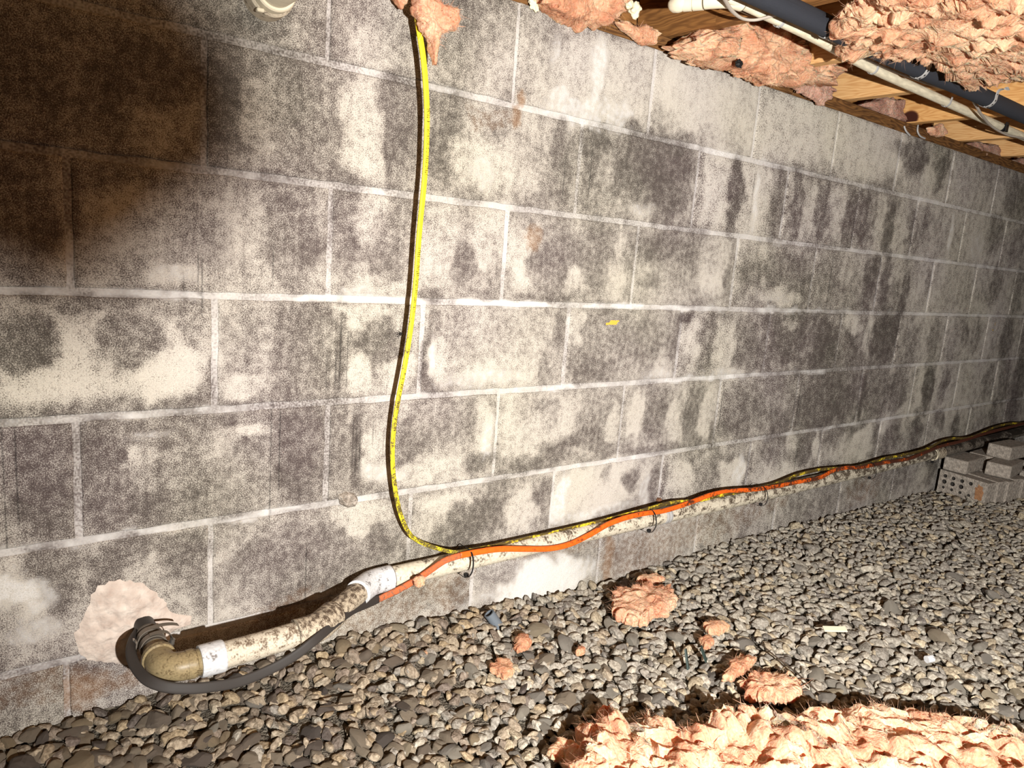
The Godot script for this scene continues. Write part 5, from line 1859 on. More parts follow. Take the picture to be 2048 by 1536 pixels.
func tie(x: float, y: float, label: String) -> void:
	var t := thing("cable_tie", label, "cable tie", Vector3.ZERO, "black cable ties on the drain pipe")
	var pts := PackedVector3Array()
	var n := 36
	for i in n + 1:
		var a := TAU * i / n
		var up := maxf(0.0, sin(a))
		pts.append(Vector3(x + 0.006 * sin(a), y + 0.0005 + sin(a) * (0.0245 + 0.0125 * up), (0.0435 + pow(absf(cos(a)), 0.5) * 0.0425) if cos(a) > 0.0 else (0.0435 + cos(a) * 0.034)))
	obj("band", tube(pts, 0.0022, 0.0007, Vector3(1, 0, 0).cross(Vector3.UP), 6), M.black, t)
	obj("head", box(Vector3(0.0095, 0.0075, 0.009), 0.0012), M.black, t, Vector3(x - 0.002, y - 0.018, 0.066))
	settle(t)


func build_overhead() -> void:
	var t := thing("water_pipe", "slim cream plastic water pipe hung under the joists, parallel to the wall", "pipe")
	obj("pipe", tube(line([Vector3(0.9, 1.3655, 0.287), Vector3(1.2, 1.3655, 0.279), Vector3(1.53, 1.3655, 0.252), Vector3(1.975, 1.3655, 0.241), Vector3(2.51, 1.3655, 0.23), Vector3(3.5, 1.3655, 0.22), Vector3(4.95, 1.3655, 0.22)]), 0.0122, 0.0122, Vector3.UP, 18), M.pvc_overhead, t)
	obj("elbow", tube(line([Vector3(0.945, 1.3655, 0.2845), Vector3(0.915, 1.3655, 0.277), Vector3(0.898, 1.3655, 0.255), Vector3(0.889, 1.3655, 0.236)]), 0.0155, 0.0155, Vector3.UP, 20), M.pvc_cream, t)
	obj("union_ring", lathe([Vector2(0, 0.011), Vector2(0, 0.0165), Vector2(0.02, 0.0165), Vector2(0.02, 0.0145), Vector2(0.024, 0.0145), Vector2(0.024, 0.0165), Vector2(0.04, 0.0165), Vector2(0.04, 0.011)], Vector3(0.888, 1.3655, 0.234), Vector3(-0.42, 0, -0.9)), M.pvc_cream, t)
	obj("stub_end", blob(Vector3(0.0175, 0.0175, 0.024), 8, 0.04), M.pvc_cream, t, Vector3(0.866, 1.3655, 0.187))
	settle(t)
	t = thing("insulated_pipe", "thick pipe in charcoal foam insulation hung below the joists", "pipe")
	obj("foam_sleeve", tube(line([Vector3(0.55, 1.3575, 0.352), Vector3(1.05, 1.3575, 0.352), Vector3(1.5, 1.3575, 0.35), Vector3(2.1, 1.3575, 0.36), Vector3(4.95, 1.3575, 0.37)]), 0.0212, 0.0212, Vector3.UP, 26), M.foam, t)
	settle(t)
	foam_strap(1.156, "nearest grey perforated strap round the charcoal foam pipe, beside the hanging insulation")
	foam_strap(1.569, "grey perforated strap round the charcoal foam pipe, under the hanging insulation's edge")
	foam_strap(1.960, "farthest grey perforated strap round the charcoal foam pipe, past the hanging insulation")
	pipe_loop(1.078, 0.2823, "thin translucent hanger loop on the cream pipe beside its first bend")
	pipe_loop(1.533, 0.2519, "thin hanger loop on the cream pipe in front of the light joist face")
	pipe_loop(1.980, 0.2409, "thin hanger loop on the cream pipe in front of the knotty joist")
	t = thing("pipe_clip", "black plastic clip holding the cream pipe to a far joist", "clip")
	var cx := 2.411
	var cz := 0.2320
	var arc: Array = []
	for i in 15:
		var a := -PI * 0.5 + PI * 1.15 * (i / 14.0 - 0.5) + 0.2
		arc.append(Vector3(cx, 1.3655 + sin(a) * 0.0145, cz + cos(a) * 0.0145))
	obj("cradle", tube(line(arc, 2), 0.011, 0.0018, Vector3.UP, 10, 1.0, 0.5), M.black, t)
	obj("ear", box(Vector3(0.02, 0.03, 0.004), 0.001), M.black, t, Vector3(cx, 1.363, cz + 0.017))
	settle(t)
	var grey := [Vector3(0.8008, 1.3500, 0.3378), Vector3(0.8673, 1.3480, 0.3046), Vector3(0.9237, 1.3470, 0.2792), Vector3(0.9736, 1.3470, 0.2680), Vector3(1.0021, 1.3490, 0.2779), Vector3(1.0128, 1.3530, 0.3056), Vector3(1.0264, 1.3570, 0.3215), Vector3(1.0863, 1.3620, 0.3149), Vector3(1.2627, 1.3660, 0.2914), Vector3(1.5159, 1.3680, 0.2749), Vector3(1.7572, 1.3680, 0.2851), Vector3(1.9337, 1.3660, 0.3165), Vector3(1.9975, 1.3550, 0.3132), Vector3(2.1116, 1.3450, 0.2904), Vector3(2.2811, 1.3420, 0.2575), Vector3(2.4336, 1.3420, 0.2465), Vector3(2.5619, 1.3500, 0.2502), Vector3(2.7881, 1.3600, 0.2242)]
	var brown := [Vector3(0.8536, 1.3600, 0.3155), Vector3(0.9191, 1.3620, 0.2778), Vector3(0.9734, 1.3650, 0.2593), Vector3(1.0112, 1.3670, 0.2564), Vector3(1.0326, 1.3690, 0.2777), Vector3(1.0384, 1.3690, 0.3094)]
	var thin := [Vector3(1.4277, 1.3499, 0.0040), Vector3(1.4724, 1.3562, 0.0120), Vector3(1.5121, 1.3634, 0.0160), Vector3(1.5593, 1.3634, 0.0140), Vector3(1.6107, 1.3548, 0.0100), Vector3(1.6704, 1.3441, 0.0070), Vector3(1.7365, 1.3349, 0.0060)]
	var loop_a := [Vector3(2.2393, 1.3603, 0.0000), Vector3(2.2504, 1.3455, 0.0040), Vector3(2.2827, 1.3358, 0.0040)]
	var loop_b := [Vector3(2.3343, 1.3788, 0.0000), Vector3(2.3296, 1.3579, 0.0040), Vector3(2.3511, 1.3445, 0.0050), Vector3(2.3921, 1.3424, 0.0040)]
	t = thing("grey_cable", "grey house cable looped beside the cream pipe and strapped along it", "cable")
	obj("jacket", tube(line(grey), 0.0042, 0.003, Vector3.UP, 10), M.grey_cable, t)
	settle(t)
	t = thing("brown_cable", "short brown cable tucked behind the first bend of the grey cable", "cable")
	obj("jacket", tube(line(brown), 0.0035, 0.0028, Vector3.UP, 10), M.brown_cable, t)
	settle(t)
	t = thing("thin_wire", "thin pale wire sagging over the sill from the insulation", "wire")
	obj("strand", tube(line(thin), 0.0022, 0.0022, Vector3.BACK, 8), M.strap, t)
	settle(t)
	t = thing("wire_loop", "left of two white wire loops poking over the sill", "wire")
	obj("strand", tube(line(loop_a), 0.003, 0.003, Vector3.BACK, 8), M.strap, t)
	settle(t)
	t = thing("wire_loop", "right of two white wire loops poking over the sill", "wire")
	obj("strand", tube(line(loop_b), 0.003, 0.003, Vector3.BACK, 8), M.strap, t)
	settle(t)

func foam_strap(x: float, label: String) -> void:
	var t := thing("pipe_strap", label, "strap", Vector3.ZERO, "perforated straps on the foam pipe")
	var z := 0.351 if x < 1.8 else 0.358
	var arc: Array = [Vector3(x, 1.3785, z - 0.024), Vector3(x, 1.368, z - 0.0226)]
	for i in 13:
		var a := PI + 0.1 + (PI - 0.2) * i / 12.0
		arc.append(Vector3(x, 1.3575 + sin(a) * 0.0226, z + cos(a) * 0.0226))
	arc.append(Vector3(x, 1.366, z + 0.0232))
	arc.append(Vector3(x, 1.3775, z + 0.028))
	arc.append(Vector3(x, 1.3782, z + 0.05))
	var p := line(arc, 3)
	obj("band", tube(p, 0.0085, 0.0008, Vector3.BACK.rotated(Vector3.RIGHT, 0.01), 8, 1.0, 0.4), M.strap, t)
	for i in range(9, 50, 6):
		if i >= p.size() - 2:
			break
		var d := p[i] - Vector3(x, 1.3575, z)
		obj("hole_rim", lathe([Vector2(0, 0.0), Vector2(0, 0.0026), Vector2(0.0007, 0.0026), Vector2(0.0007, 0)], p[i] + d.normalized() * 0.0006, d, 10), M.black, t)
	settle(t)

func pipe_loop(x: float, z: float, label: String) -> void:
	var t := thing("pipe_loop", label, "strap", Vector3.ZERO, "hanger loops on the cream pipe")
	var arc: Array = [Vector3(x, 1.3785, z - 0.0135)]
	for i in 13:
		var a := PI + PI * i / 12.0
		arc.append(Vector3(x, 1.3655 + sin(a) * 0.0135, z + cos(a) * 0.0135))
	arc.append(Vector3(x, 1.3785, z + 0.016))
	obj("band", tube(line(arc, 2), 0.005, 0.0008, Vector3.BACK.rotated(Vector3.RIGHT, 0.01), 8, 1.0, 0.4), M.strap, t)
	settle(t)


func build_wool() -> void:
	var t: Node3D
	t = thing("insulation_batt", "large torn pink fibreglass batt lying on the gravel in front", "insulation")
	wool_sheet(t, [Vector3(0.377, 0, 0.575), Vector3(0.417, 0, 0.539), Vector3(0.460, 0, 0.506), Vector3(0.501, 0, 0.487), Vector3(0.539, 0, 0.479), Vector3(0.576, 0, 0.467), Vector3(0.556, 0, 0.516), Vector3(0.617, 0, 0.508), Vector3(0.610, 0, 0.554), Vector3(0.632, 0, 0.587), Vector3(0.688, 0, 0.588), Vector3(0.748, 0, 0.586), Vector3(0.748, 0, 0.628), Vector3(0.800, 0, 0.603), Vector3(0.773, 0, 0.656), Vector3(0.820, 0, 0.664), Vector3(0.845, 0, 0.689), Vector3(0.920, 0, 0.684), Vector3(0.995, 0, 0.702), Vector3(1.016, 0, 0.740), Vector3(1.042, 0, 0.766), Vector3(1.097, 0, 0.805), Vector3(1.112, 0, 0.835), Vector3(1.085, 0, 0.871), Vector3(1.137, 0, 0.910), Vector3(1.162, 0, 0.941), Vector3(1.190, 0, 0.986)], [Vector3(0.360, 0, 0.700), Vector3(0.450, 0, 0.950), Vector3(0.620, 0, 1.100), Vector3(0.850, 0, 1.200), Vector3(1.100, 0, 1.260), Vector3(1.400, 0, 1.280), Vector3(1.600, 0, 1.200)], 0.06, -0.012, 101, 330, 130, 0.024, 6500, 0.012, "wool")
	settle(t)
	t = thing("insulation_batt", "large sagging pink fibreglass batt hanging below the foam pipe", "insulation")
	wool(t, Vector3(1.2753, 1.3480, 0.5254), Vector3.RIGHT, Vector3.BACK, [Vector2(-0.233, -0.074), Vector2(-0.264, -0.026), Vector2(-0.369, 0.049), Vector2(-0.386, 0.178), Vector2(-0.177, 0.271), Vector2(0.586, 0.044), Vector2(0.448, -0.002), Vector2(0.453, -0.063), Vector2(0.479, -0.136), Vector2(0.334, -0.116), Vector2(0.213, -0.101), Vector2(0.127, -0.107), Vector2(0.119, -0.159), Vector2(0.019, -0.166), Vector2(0.014, -0.198), Vector2(0.042, -0.236), Vector2(-0.080, -0.158), Vector2(-0.146, -0.133)], 0.02, 0.008, 111, 380, 80, 0.017, 0.05, 1800, 0.014, "dusty")
	settle(t)
	t = thing("insulation_batt", "crumpled pink fibreglass stuffed between joists above the sill, with a painted dark hole", "insulation")
	wool(t, Vector3(1.3316, 1.3952, 0.0700), Vector3.RIGHT, Vector3.UP, [Vector2(-0.331, -0.063), Vector2(-0.296, -0.036), Vector2(-0.186, 0.014), Vector2(-0.076, 0.056), Vector2(0.047, 0.077), Vector2(0.190, 0.066), Vector2(0.396, 0.069), Vector2(0.391, 0.041), Vector2(0.329, 0.005), Vector2(0.291, -0.027), Vector2(0.173, -0.054), Vector2(0.080, -0.057), Vector2(0.050, -0.073), Vector2(-0.021, -0.074), Vector2(-0.070, -0.062), Vector2(-0.150, -0.069), Vector2(-0.239, -0.081), Vector2(-0.289, -0.076)], 0.045, 0.060, 121, 280, 70, 0.022, 0.07, 1400, 0.014, "dusty")
	obj("hole_shade_blob", blob(Vector3(0.011, 0.009, 0.006), 3, 0.5, 3, 120.0), M.black, t, Vector3(1.1757, 1.3225, 0.1160))  # black blob paints the shade of a gap in the fleece
	settle(t)
	t = thing("insulation_scrap", "greyish fibreglass flap hanging against the light joist by the thin wire", "insulation")
	wool(t, Vector3(1.6230, 1.3776, 0.0300), Vector3.RIGHT, Vector3.UP, [Vector2(-0.160, 0.001), Vector2(0.024, 0.055), Vector2(0.156, 0.065), Vector2(0.106, 0.030), Vector2(0.095, -0.009), Vector2(0.065, -0.047), Vector2(0.012, -0.045), Vector2(-0.054, -0.037), Vector2(-0.117, -0.026)], 0.014, 0.014, 131, 140, 26, 0.012, 0.1, 160, 0.012, "grey")
	settle(t)
	t = thing("insulation_batt", "pink fibreglass bulging over the sill at the top edge, left of the foam blobs", "insulation")
	wool(t, Vector3(0.7354, 1.3672, 0.0300), Vector3.RIGHT, Vector3.UP, [Vector2(-0.127, 0.001), Vector2(-0.106, -0.027), Vector2(-0.079, -0.034), Vector2(-0.037, -0.039), Vector2(0.012, -0.039), Vector2(0.062, -0.029), Vector2(0.098, -0.007), Vector2(0.119, 0.025), Vector2(0.125, 0.067)], 0.030, 0.050, 141, 200, 46, 0.016, 0.08, 700, 0.014, "dusty")
	settle(t)
	t = thing("insulation_scrap", "small pink fibreglass scrap on the sill under the cream foam blobs", "insulation")
	wool(t, Vector3(0.9307, 1.3521, 0.0140), Vector3.RIGHT, Vector3.UP, [Vector2(-0.066, 0.008), Vector2(-0.042, 0.018), Vector2(-0.008, 0.011), Vector2(0.032, 0.029), Vector2(0.061, 0.016), Vector2(0.052, -0.010), Vector2(0.014, -0.023), Vector2(-0.015, -0.012), Vector2(-0.045, -0.004)], 0.012, 0.012, 151, 120, 22, 0.008, 0.1, 90, 0.01, "dusty")
	settle(t)
	t = thing("insulation_scrap", "dusty fibreglass wad beside the knot of the knotty joist", "insulation")
	wool(t, Vector3(2.1545, 1.4037, -0.0300), Vector3.RIGHT, Vector3.UP, [Vector2(-0.183, -0.016), Vector2(-0.042, 0.024), Vector2(0.109, 0.048), Vector2(0.103, 0.005), Vector2(0.156, -0.023), Vector2(0.070, -0.024), Vector2(-0.059, -0.023)], 0.020, 0.020, 161, 120, 22, 0.012, 0.1, 80, 0.01, "grey")
	settle(t)
	t = thing("insulation_scrap", "tan fibreglass wad beside the white wire loops", "insulation")
	wool(t, Vector3(2.4572, 1.3772, 0.0120), Vector3.RIGHT, Vector3.UP, [Vector2(-0.073, -0.001), Vector2(0.010, 0.024), Vector2(0.072, 0.011), Vector2(0.042, -0.014), Vector2(-0.034, -0.022)], 0.012, 0.012, 171, 80, 16, 0.008, 0.1, 40, 0.008, "wool")
	settle(t)
	t = thing("insulation_scrap", "dusty fibreglass wad in the last joist bay but one", "insulation")
	wool(t, Vector3(2.8864, 1.3756, -0.0300), Vector3.RIGHT, Vector3.UP, [Vector2(-0.260, -0.019), Vector2(-0.055, 0.018), Vector2(0.199, 0.048), Vector2(0.261, -0.003), Vector2(0.066, -0.018), Vector2(-0.121, -0.017)], 0.020, 0.020, 181, 100, 20, 0.01, 0.1, 60, 0.01, "grey")
	settle(t)
	t = thing("insulation_scrap", "dark pink fibreglass wad in the farthest visible joist bay", "insulation")
	wool(t, Vector3(3.3281, 1.3801, -0.0300), Vector3.RIGHT, Vector3.UP, [Vector2(-0.169, -0.010), Vector2(0.117, 0.041), Vector2(0.205, -0.010), Vector2(0.003, -0.016)], 0.018, 0.018, 191, 80, 16, 0.01, 0.1, 40, 0.01, "grey")
	settle(t)
	t = thing("insulation_tuft", "pink fibreglass tuft snagged on the top of the yellow cable", "insulation")
	wool(t, Vector3(0.3519, 1.2336, 0.0720), Vector3.RIGHT, Vector3.UP, [Vector2(-0.033, 0.041), Vector2(0.009, 0.055), Vector2(0.023, 0.032), Vector2(0.042, 0.024), Vector2(0.056, 0.008), Vector2(0.051, -0.008), Vector2(0.034, -0.004), Vector2(0.016, -0.023), Vector2(0.011, -0.041), Vector2(0.015, -0.063), Vector2(0.020, -0.080), Vector2(0.013, -0.078), Vector2(0.006, -0.059), Vector2(0.000, -0.037), Vector2(-0.011, -0.027), Vector2(-0.022, -0.012), Vector2(-0.029, 0.003)], 0.016, 0.010, 201, 180, 34, 0.01, 0.06, 500, 0.012, "wool")
	settle(t)
	t = thing("insulation_tuft", "thin fibreglass wisp left of the yellow cable's top", "insulation")
	wool(t, Vector3(0.3133, 1.2691, 0.0300), Vector3.RIGHT, Vector3.UP, [Vector2(-0.017, 0.009), Vector2(0.016, 0.017), Vector2(0.012, -0.009), Vector2(0.003, -0.019), Vector2(-0.006, -0.012)], 0.008, 0.008, 211, 70, 16, 0.006, 0.1, 50, 0.008, "dusty")
	settle(t)
	t = thing("insulation_tuft", "small pale pink fluff stuck on the dusty orange cable beside the pipe elbow", "insulation")
	wool(t, Vector3(0.3888, 0.1591, 0.0840), Vector3.RIGHT, Vector3.UP, [Vector2(-0.014, 0.004), Vector2(-0.001, 0.012), Vector2(0.014, 0.007), Vector2(0.012, -0.008), Vector2(-0.001, -0.014)], 0.007, 0.004, 221, 70, 16, 0.005, 0.14, 50, 0.007, "dusty")
	settle(t)
	t = thing("insulation_scrap", "fist-sized pink fibreglass clump on the gravel near the wall", "insulation", Vector3.ZERO, "pink scraps on the gravel")
	wool(t, Vector3(0.9629, 0.0180, 0.2029), Vector3.RIGHT, Vector3.FORWARD, [Vector2(-0.025, 0.078), Vector2(0.026, 0.076), Vector2(0.089, 0.065), Vector2(0.123, 0.025), Vector2(0.082, -0.029), Vector2(0.020, -0.056), Vector2(-0.006, -0.042), Vector2(-0.069, -0.064), Vector2(-0.102, -0.033), Vector2(-0.096, 0.007)], 0.018, 0.020, 231, 180, 40, 0.01, 0.14, 700, 0.012, "wool", true)
	settle(t)
	t = thing("insulation_scrap", "flat pink fibreglass scrap on the gravel touching the big front batt's shadow", "insulation", Vector3.ZERO, "pink scraps on the gravel")
	wool(t, Vector3(0.9332, 0.0120, 0.5736), Vector3.RIGHT, Vector3.FORWARD, [Vector2(-0.035, 0.044), Vector2(0.026, 0.042), Vector2(0.058, 0.015), Vector2(0.068, -0.015), Vector2(0.035, -0.047), Vector2(-0.019, -0.035), Vector2(-0.065, 0.001)], 0.018, 0.014, 241, 140, 26, 0.012, 0.2, 260, 0.014, "wool", true)
	settle(t)
	t = thing("insulation_scrap", "small pale pink scrap beside the twig on the gravel", "insulation", Vector3.ZERO, "pink scraps on the gravel")
	wool(t, Vector3(0.9349, 0.0120, 0.4927), Vector3.RIGHT, Vector3.FORWARD, [Vector2(-0.041, 0.006), Vector2(0.018, 0.018), Vector2(0.056, 0.030), Vector2(0.062, 0.004), Vector2(0.025, -0.014), Vector2(-0.010, -0.015), Vector2(-0.050, -0.022), Vector2(-0.061, -0.011)], 0.014, 0.012, 251, 110, 22, 0.01, 0.2, 120, 0.012, "dusty", true)
	settle(t)
	t = thing("insulation_scrap", "low pink scrap between the fist-sized clump and the wall", "insulation", Vector3.ZERO, "pink scraps on the gravel")
	wool(t, Vector3(1.0958, 0.0120, 0.0978), Vector3.RIGHT, Vector3.FORWARD, [Vector2(0.030, -0.016), Vector2(0.014, -0.027), Vector2(-0.013, -0.017), Vector2(-0.031, -0.007), Vector2(-0.042, 0.010), Vector2(-0.014, 0.019), Vector2(0.001, 0.023), Vector2(0.023, 0.012), Vector2(0.032, 0.004)], 0.010, 0.010, 261, 64, 14, 0.007, 0.22, 60, 0.009, "dusty", true)
	settle(t)
	t = thing("insulation_scrap", "dusty pink scrap on the gravel below the white-bloomed block", "insulation", Vector3.ZERO, "pink scraps on the gravel")
	wool(t, Vector3(0.5918, 0.0120, 0.1886), Vector3.RIGHT, Vector3.FORWARD, [Vector2(0.017, -0.010), Vector2(0.000, -0.020), Vector2(-0.014, -0.022), Vector2(-0.027, -0.019), Vector2(-0.021, -0.003), Vector2(-0.004, 0.015), Vector2(0.005, 0.023), Vector2(0.022, 0.023), Vector2(0.024, 0.015)], 0.010, 0.010, 268, 64, 14, 0.007, 0.22, 60, 0.009, "dusty", true)
	settle(t)
	t = thing("insulation_scrap", "dark pink scrap on the gravel right of the fist-sized clump", "insulation", Vector3.ZERO, "pink scraps on the gravel")
	wool(t, Vector3(1.0393, 0.0120, 0.3575), Vector3.RIGHT, Vector3.FORWARD, [Vector2(0.032, -0.018), Vector2(0.005, -0.017), Vector2(-0.017, -0.019), Vector2(-0.038, -0.008), Vector2(-0.027, 0.005), Vector2(-0.018, 0.018), Vector2(0.001, 0.022), Vector2(0.028, 0.017), Vector2(0.036, 0.002)], 0.010, 0.010, 275, 64, 14, 0.007, 0.22, 60, 0.009, "dusty", true)
	settle(t)
	t = thing("insulation_scrap", "tiny pink scrap beside the two dark plastic shards", "insulation", Vector3.ZERO, "pink scraps on the gravel")
	wool(t, Vector3(0.9619, 0.0120, 0.3899), Vector3.RIGHT, Vector3.FORWARD, [Vector2(0.013, -0.007), Vector2(-0.002, -0.012), Vector2(-0.016, -0.016), Vector2(-0.022, -0.009), Vector2(-0.014, 0.001), Vector2(-0.009, 0.011), Vector2(0.009, 0.016), Vector2(0.021, 0.014), Vector2(0.022, 0.002)], 0.010, 0.010, 282, 64, 14, 0.007, 0.22, 60, 0.009, "dusty", true)
	settle(t)
	t = thing("insulation_scrap", "pale pink scrap pressed flat, midway between pipe elbow and front batt", "insulation", Vector3.ZERO, "pink scraps on the gravel")
	wool(t, Vector3(0.5017, 0.0120, 0.2465), Vector3.RIGHT, Vector3.FORWARD, [Vector2(0.016, -0.009), Vector2(0.002, -0.025), Vector2(-0.015, -0.029), Vector2(-0.021, -0.014), Vector2(-0.022, 0.004), Vector2(-0.017, 0.021), Vector2(0.010, 0.029), Vector2(0.021, 0.023), Vector2(0.028, 0.002)], 0.010, 0.010, 289, 64, 14, 0.007, 0.22, 60, 0.009, "dusty", true)
	settle(t)
	t = thing("insulation_scrap", "orange speck of fibreglass among brown stones near the pipe elbow", "insulation", Vector3.ZERO, "pink scraps on the gravel")
	wool(t, Vector3(0.3891, 0.0120, 0.1284), Vector3.RIGHT, Vector3.FORWARD, [Vector2(0.006, -0.003), Vector2(0.003, -0.011), Vector2(-0.004, -0.010), Vector2(-0.007, -0.005), Vector2(-0.011, 0.002), Vector2(-0.006, 0.008), Vector2(0.002, 0.011), Vector2(0.007, 0.008), Vector2(0.009, 0.001)], 0.010, 0.010, 296, 64, 14, 0.007, 0.22, 60, 0.009, "wool", true)
	settle(t)
	t = thing("insulation_scrap", "pale pink wisp at the near corner of the big front batt", "insulation", Vector3.ZERO, "pink scraps on the gravel")
	wool(t, Vector3(0.4515, 0.0120, 0.5039), Vector3.RIGHT, Vector3.FORWARD, [Vector2(0.024, -0.014), Vector2(0.010, -0.030), Vector2(-0.013, -0.021), Vector2(-0.026, -0.010), Vector2(-0.037, 0.009), Vector2(-0.012, 0.021), Vector2(0.005, 0.026), Vector2(0.022, 0.015), Vector2(0.029, 0.005)], 0.010, 0.010, 303, 64, 14, 0.007, 0.22, 60, 0.009, "dusty", true)
	settle(t)
	t = thing("insulation_scrap", "faint pink crumb left of the fist-sized clump", "insulation", Vector3.ZERO, "pink scraps on the gravel")
	wool(t, Vector3(0.6892, 0.0120, 0.2704), Vector3.RIGHT, Vector3.FORWARD, [Vector2(0.011, -0.006), Vector2(0.002, -0.011), Vector2(-0.007, -0.010), Vector2(-0.015, -0.008), Vector2(-0.014, 0.001), Vector2(-0.003, 0.008), Vector2(0.002, 0.012), Vector2(0.012, 0.010), Vector2(0.014, 0.006)], 0.010, 0.010, 310, 64, 14, 0.007, 0.22, 60, 0.009, "dusty", true)
	settle(t)
	t = thing("insulation_tuft", "added unseen blocker of fibreglass colour beside the lamp, shading the upper left wall", "insulation")  # no real tuft: unseen blocker added to shade the upper left wall
	var lp := Vector3(-0.16, 0.745, 1.8)
	var hang := lp + (Vector3(-0.2215, 1.0200, 0.0000) - lp) * 0.1
	obj("fleece", blob(Vector3(0.03, 0.03, 0.02), 12, 0.35, 3, 60.0), mat(M.dusty_a, 1.0), t, hang)
	obj("strand", tube(line([hang + Vector3(0, 0.012, 0), hang + Vector3(0.01, 0.25, 0.01), hang + Vector3(-0.005, 0.65, 0.0)]), 0.002, 0.002, Vector3.BACK, 6), mat(M.dusty_a, 1.0), t)
	settle(t)


func build_bricks() -> void:
	var nrm := Vector3(0.986, 0, 0.166)
	var turn := atan2(-0.034, 0.201)
	var base := Vector3(2.958, -0.022, 0.1265)
	# bricks on edge, cored face towards the camera
	var lab := ["cored brick standing on edge at the front of the brick stack", "second brick on edge, behind the cored front brick", "third brick on edge in the row behind the cored front brick", "fourth brick on edge in the row behind the cored front brick", "last brick on edge at the far end of the row"]
	for k in 5:
		var t := thing("brick", lab[k], "brick", base + nrm * (0.0285 + k * 0.0605) + Vector3(0, 0.003 * (k % 2), 0.006 * (k % 3)), "stacked bricks by the wall")
		t.rotation.y = turn
		if k == 0:
			var body := CSGBox3D.new()
			body.name = "body"
			body.size = Vector3(0.057, 0.092, 0.2)
			body.position = Vector3(0, 0.046, 0)
			body.material = M.brick
			t.add_child(body)
			for r in 3:
				for q in 4:
					if r == 1 and q == 3:
						continue
					var h := CSGCylinder3D.new()
					h.name = "core_hole"
					h.operation = CSGShape3D.OPERATION_SUBTRACTION
					h.radius = 0.0062 + 0.0016 * ((r * 5 + q * 3) % 3)
					h.height = 0.05
					h.sides = 14
					h.rotation = Vector3(0, 0, PI / 2)
					h.position = Vector3(-0.02, -0.026 + r * 0.025, -0.075 + q * 0.036)
					h.material = M.hole
					body.add_child(h, true)
			obj("mortar_smear", lump(Vector3(-0.0285, 0.046, 0.073), Vector3(-1, 0, 0), [Vector2(-0.016, -0.044), Vector2(0.02, -0.044), Vector2(0.026, 0.02), Vector2(0.012, 0.044), Vector2(-0.012, 0.03), Vector2(-0.02, 0.0)], 0.0015, 0.4, 9), M.brick_red, t)
		else:
			obj("body", box(Vector3(0.057, 0.092, 0.2), 0.003, 0.0012), M.brick, t, Vector3(0, 0.046, 0))
	var flat := [[Vector3(3.075, 0.0735, 0.078), 0.02, "brick lying flat on top of the row, its end toward the camera"], [Vector3(3.29, 0.0735, 0.088), 0.05, "brick lying flat on the row behind the first flat one"], [Vector3(3.19, 0.0735, 0.19), 0.1, "brick lying flat on the row nearest the gravel side"], [Vector3(3.3, 0.1305, 0.16), -0.06, "topmost brick lying across the flat bricks"]]
	for d in flat:
		var t := thing("brick", d[2], "brick", d[0], "stacked bricks by the wall")
		t.rotation.y = d[1]
		obj("body", box(Vector3(0.2, 0.056, 0.092), 0.003, 0.0012), M.brick, t, Vector3(0, 0.028, 0))
	for k in 3:
		var t := thing("brick", ["brick standing behind the row at the wall side, lowest", "brick on the ground behind the row, gravel side", "far brick on the ground past the whole stack"][k], "brick", [Vector3(3.42, -0.02, 0.09), Vector3(3.40, -0.02, 0.25), Vector3(3.66, -0.02, 0.16)][k], "stacked bricks by the wall")
		t.rotation.y = 0.05 * k
		obj("body", box(Vector3(0.2, 0.092, 0.057) if k == 2 else Vector3(0.12, 0.092, 0.1), 0.003, 0.0012), M.brick, t, Vector3(0, 0.046, 0))


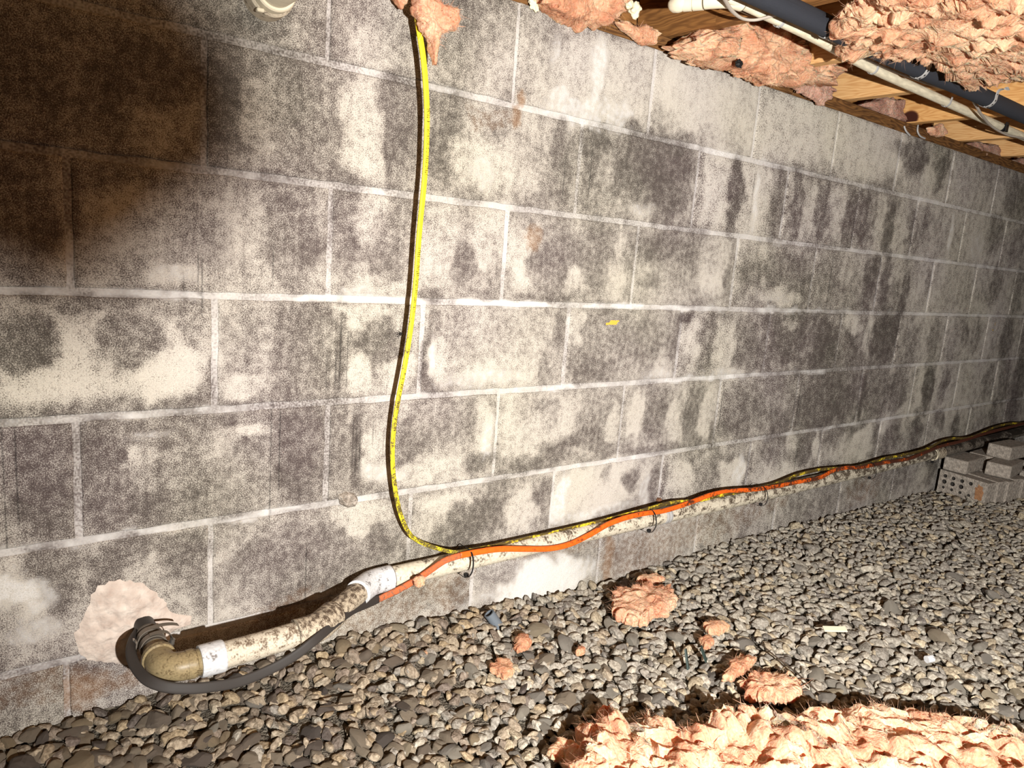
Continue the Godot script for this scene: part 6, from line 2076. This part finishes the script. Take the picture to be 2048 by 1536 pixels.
func build_small() -> void:
	var t: Node3D
	t = thing("pipe_fitting", "dingy white pipe fitting sticking out of the wall at the top edge", "pipe fitting")
	var c := Vector3(0.0849, 1.2207, 0.0000)
	obj("flange", lathe([Vector2(-0.01, 0), Vector2(-0.01, 0.039), Vector2(0.03, 0.038), Vector2(0.034, 0.035), Vector2(0.034, 0)], c, Vector3.BACK, 40), M.pvc_grimy, t)
	obj("rim", lathe([Vector2(0.03, 0.027), Vector2(0.03, 0.0345), Vector2(0.05, 0.034), Vector2(0.053, 0.032), Vector2(0.053, 0.027)], c, Vector3.BACK, 40), M.pvc_cream, t)
	obj("pipe", lathe([Vector2(0.04, 0.01), Vector2(0.04, 0.0285), Vector2(0.16, 0.0285), Vector2(0.16, 0.0255), Vector2(0.09, 0.0255), Vector2(0.09, 0.0)], c, Vector3.BACK, 36), M.pvc_overhead, t)
	obj("latch", box(Vector3(0.012, 0.006, 0.01), 0.0015), M.pvc_cream, t, c + Vector3(-0.02, -0.034, 0.036))
	settle(t)
	t = thing("pipe_offcut", "short dark grey pipe end poking out of the gravel at the wall", "pipe piece")
	obj("sleeve", lathe([Vector2(0, 0.009), Vector2(0, 0.0125), Vector2(0.045, 0.0125), Vector2(0.045, 0.009), Vector2(0.004, 0.009)], Vector3(0.5874, 0.0300, 0.0720), Vector3(0.5, -0.75, 0.25)), mat(Color8(92, 98, 104), 0.6), t)
	settle(t)
	t = thing("plastic_strip", "flat white plastic offcut lying on the gravel", "plastic piece")
	obj("strip", box(Vector3(0.055, 0.004, 0.016), 0.0015), M.pvc_cream, t)
	t.position = Vector3(1.2799, 0.0220, 0.5153)
	t.rotation = Vector3(0.35, -0.62, 0.06)
	t = thing("plastic_plug", "small white plastic plug on the gravel above the front batt", "plug")
	obj("plug", lathe([Vector2(0, 0), Vector2(0, 0.008), Vector2(0.016, 0.008), Vector2(0.018, 0.0065), Vector2(0.018, 0)], Vector3(1.3466, 0.0180, 0.6948), Vector3(0.9, 0.1, 0.35), 18), M.pvc_white, t)
	settle(t)
	t = thing("twig", "long thin dark twig lying on the gravel up to the front batt", "twig")
	obj("stem", tube(line([Vector3(1.0593, 0.0220, 0.4590), Vector3(1.0348, 0.0260, 0.5093), Vector3(1.0273, 0.0220, 0.5572), Vector3(1.0059, 0.0260, 0.6045), Vector3(0.9937, 0.0220, 0.6455)]), 0.0016, 0.0016, Vector3.UP, 6), M.twig, t)
	settle(t)
	t = thing("twig", "short dark twig on the gravel below the pipe", "twig")
	obj("stem", tube(line([Vector3(0.1242, 0.0450, 0.2238), Vector3(0.1472, 0.0450, 0.2339), Vector3(0.1710, 0.0450, 0.2429), Vector3(0.1918, 0.0450, 0.2468)]), 0.0015, 0.0015, Vector3.UP, 6), M.twig, t)
	settle(t)
	t = thing("plastic_shard", "left of two dark green plastic shards standing in the gravel", "shard")
	obj("blade", box(Vector3(0.014, 0.04, 0.002), 0.0008, 0.0015), mat(Color8(44, 56, 52), 0.5), t)
	t.position = Vector3(0.8553, 0.0220, 0.4230)
	t.rotation = Vector3(-0.35, 0.5, -0.30)
	t = thing("plastic_shard", "right of two dark green plastic shards standing in the gravel", "shard")
	obj("blade", box(Vector3(0.014, 0.04, 0.002), 0.0008, 0.0015), mat(Color8(44, 56, 52), 0.5), t)
	t.position = Vector3(0.9046, 0.0220, 0.4285)
	t.rotation = Vector3(-0.35, 0.5, 0.40)
	t = thing("rusty_bolt", "small rusty bolt head in the wall just above the cables", "bolt")
	obj("head", lathe([Vector2(-0.012, 0), Vector2(-0.012, 0.005), Vector2(-0.004, 0.005), Vector2(-0.004, 0.0085), Vector2(0.004, 0.0085), Vector2(0.006, 0.006), Vector2(0.006, 0)], Vector3(1.2045, 0.1854, 0.0060), Vector3(0.1, 0.1, 1), 6), mat(Color8(104, 72, 52), 0.8), t)
	settle(t)
	t = thing("spider", "tiny dark spider on the wall left of the yellow cable", "spider")
	var sc := Vector3(0.3636, 0.6603, 0.0030)
	obj("body", blob(Vector3(0.0024, 0.0034, 0.002), 3, 0.05, 2), M.black, t, sc)
	for k in 8:
		var sd := 1.0 if k < 4 else -1.0
		var a := (k % 4 - 1.5) * 0.55
		obj("leg", tube(line([sc, sc + Vector3(sd * 0.004 * cos(a), 0.004 * sin(a) + 0.001, 0.0022), sc + Vector3(sd * 0.0085 * cos(a), 0.0085 * sin(a), -0.002)], 3), 0.0004, 0.0004, Vector3.BACK, 5), M.black, t)
	settle(t)
	t = thing("foam_blob", "upper of two cream spray foam blobs on the stained joist", "spray foam")
	obj("froth", blob(Vector3(0.0110, 0.0126, 0.0088), 8, 0.5, 3, 70.0), M.spray, t)
	t.position = Vector3(0.8727, 1.3995, 0.0350)
	t = thing("foam_blob", "lower of two cream spray foam blobs on the stained joist", "spray foam")
	obj("froth", blob(Vector3(0.0145, 0.0167, 0.0116), 20, 0.5, 3, 70.0), M.spray, t)
	t.position = Vector3(0.8931, 1.3901, 0.0350)
	t = thing("foam_blob", "pale yellow foam smear at the sill beside the bulging insulation", "spray foam")
	obj("froth", blob(Vector3(0.016, 0.011, 0.006), 4, 0.5, 3, 90.0), M.spray, t)
	t.position = Vector3(0.6326, 1.3426, 0.0060)
	t.rotation.z = -0.7
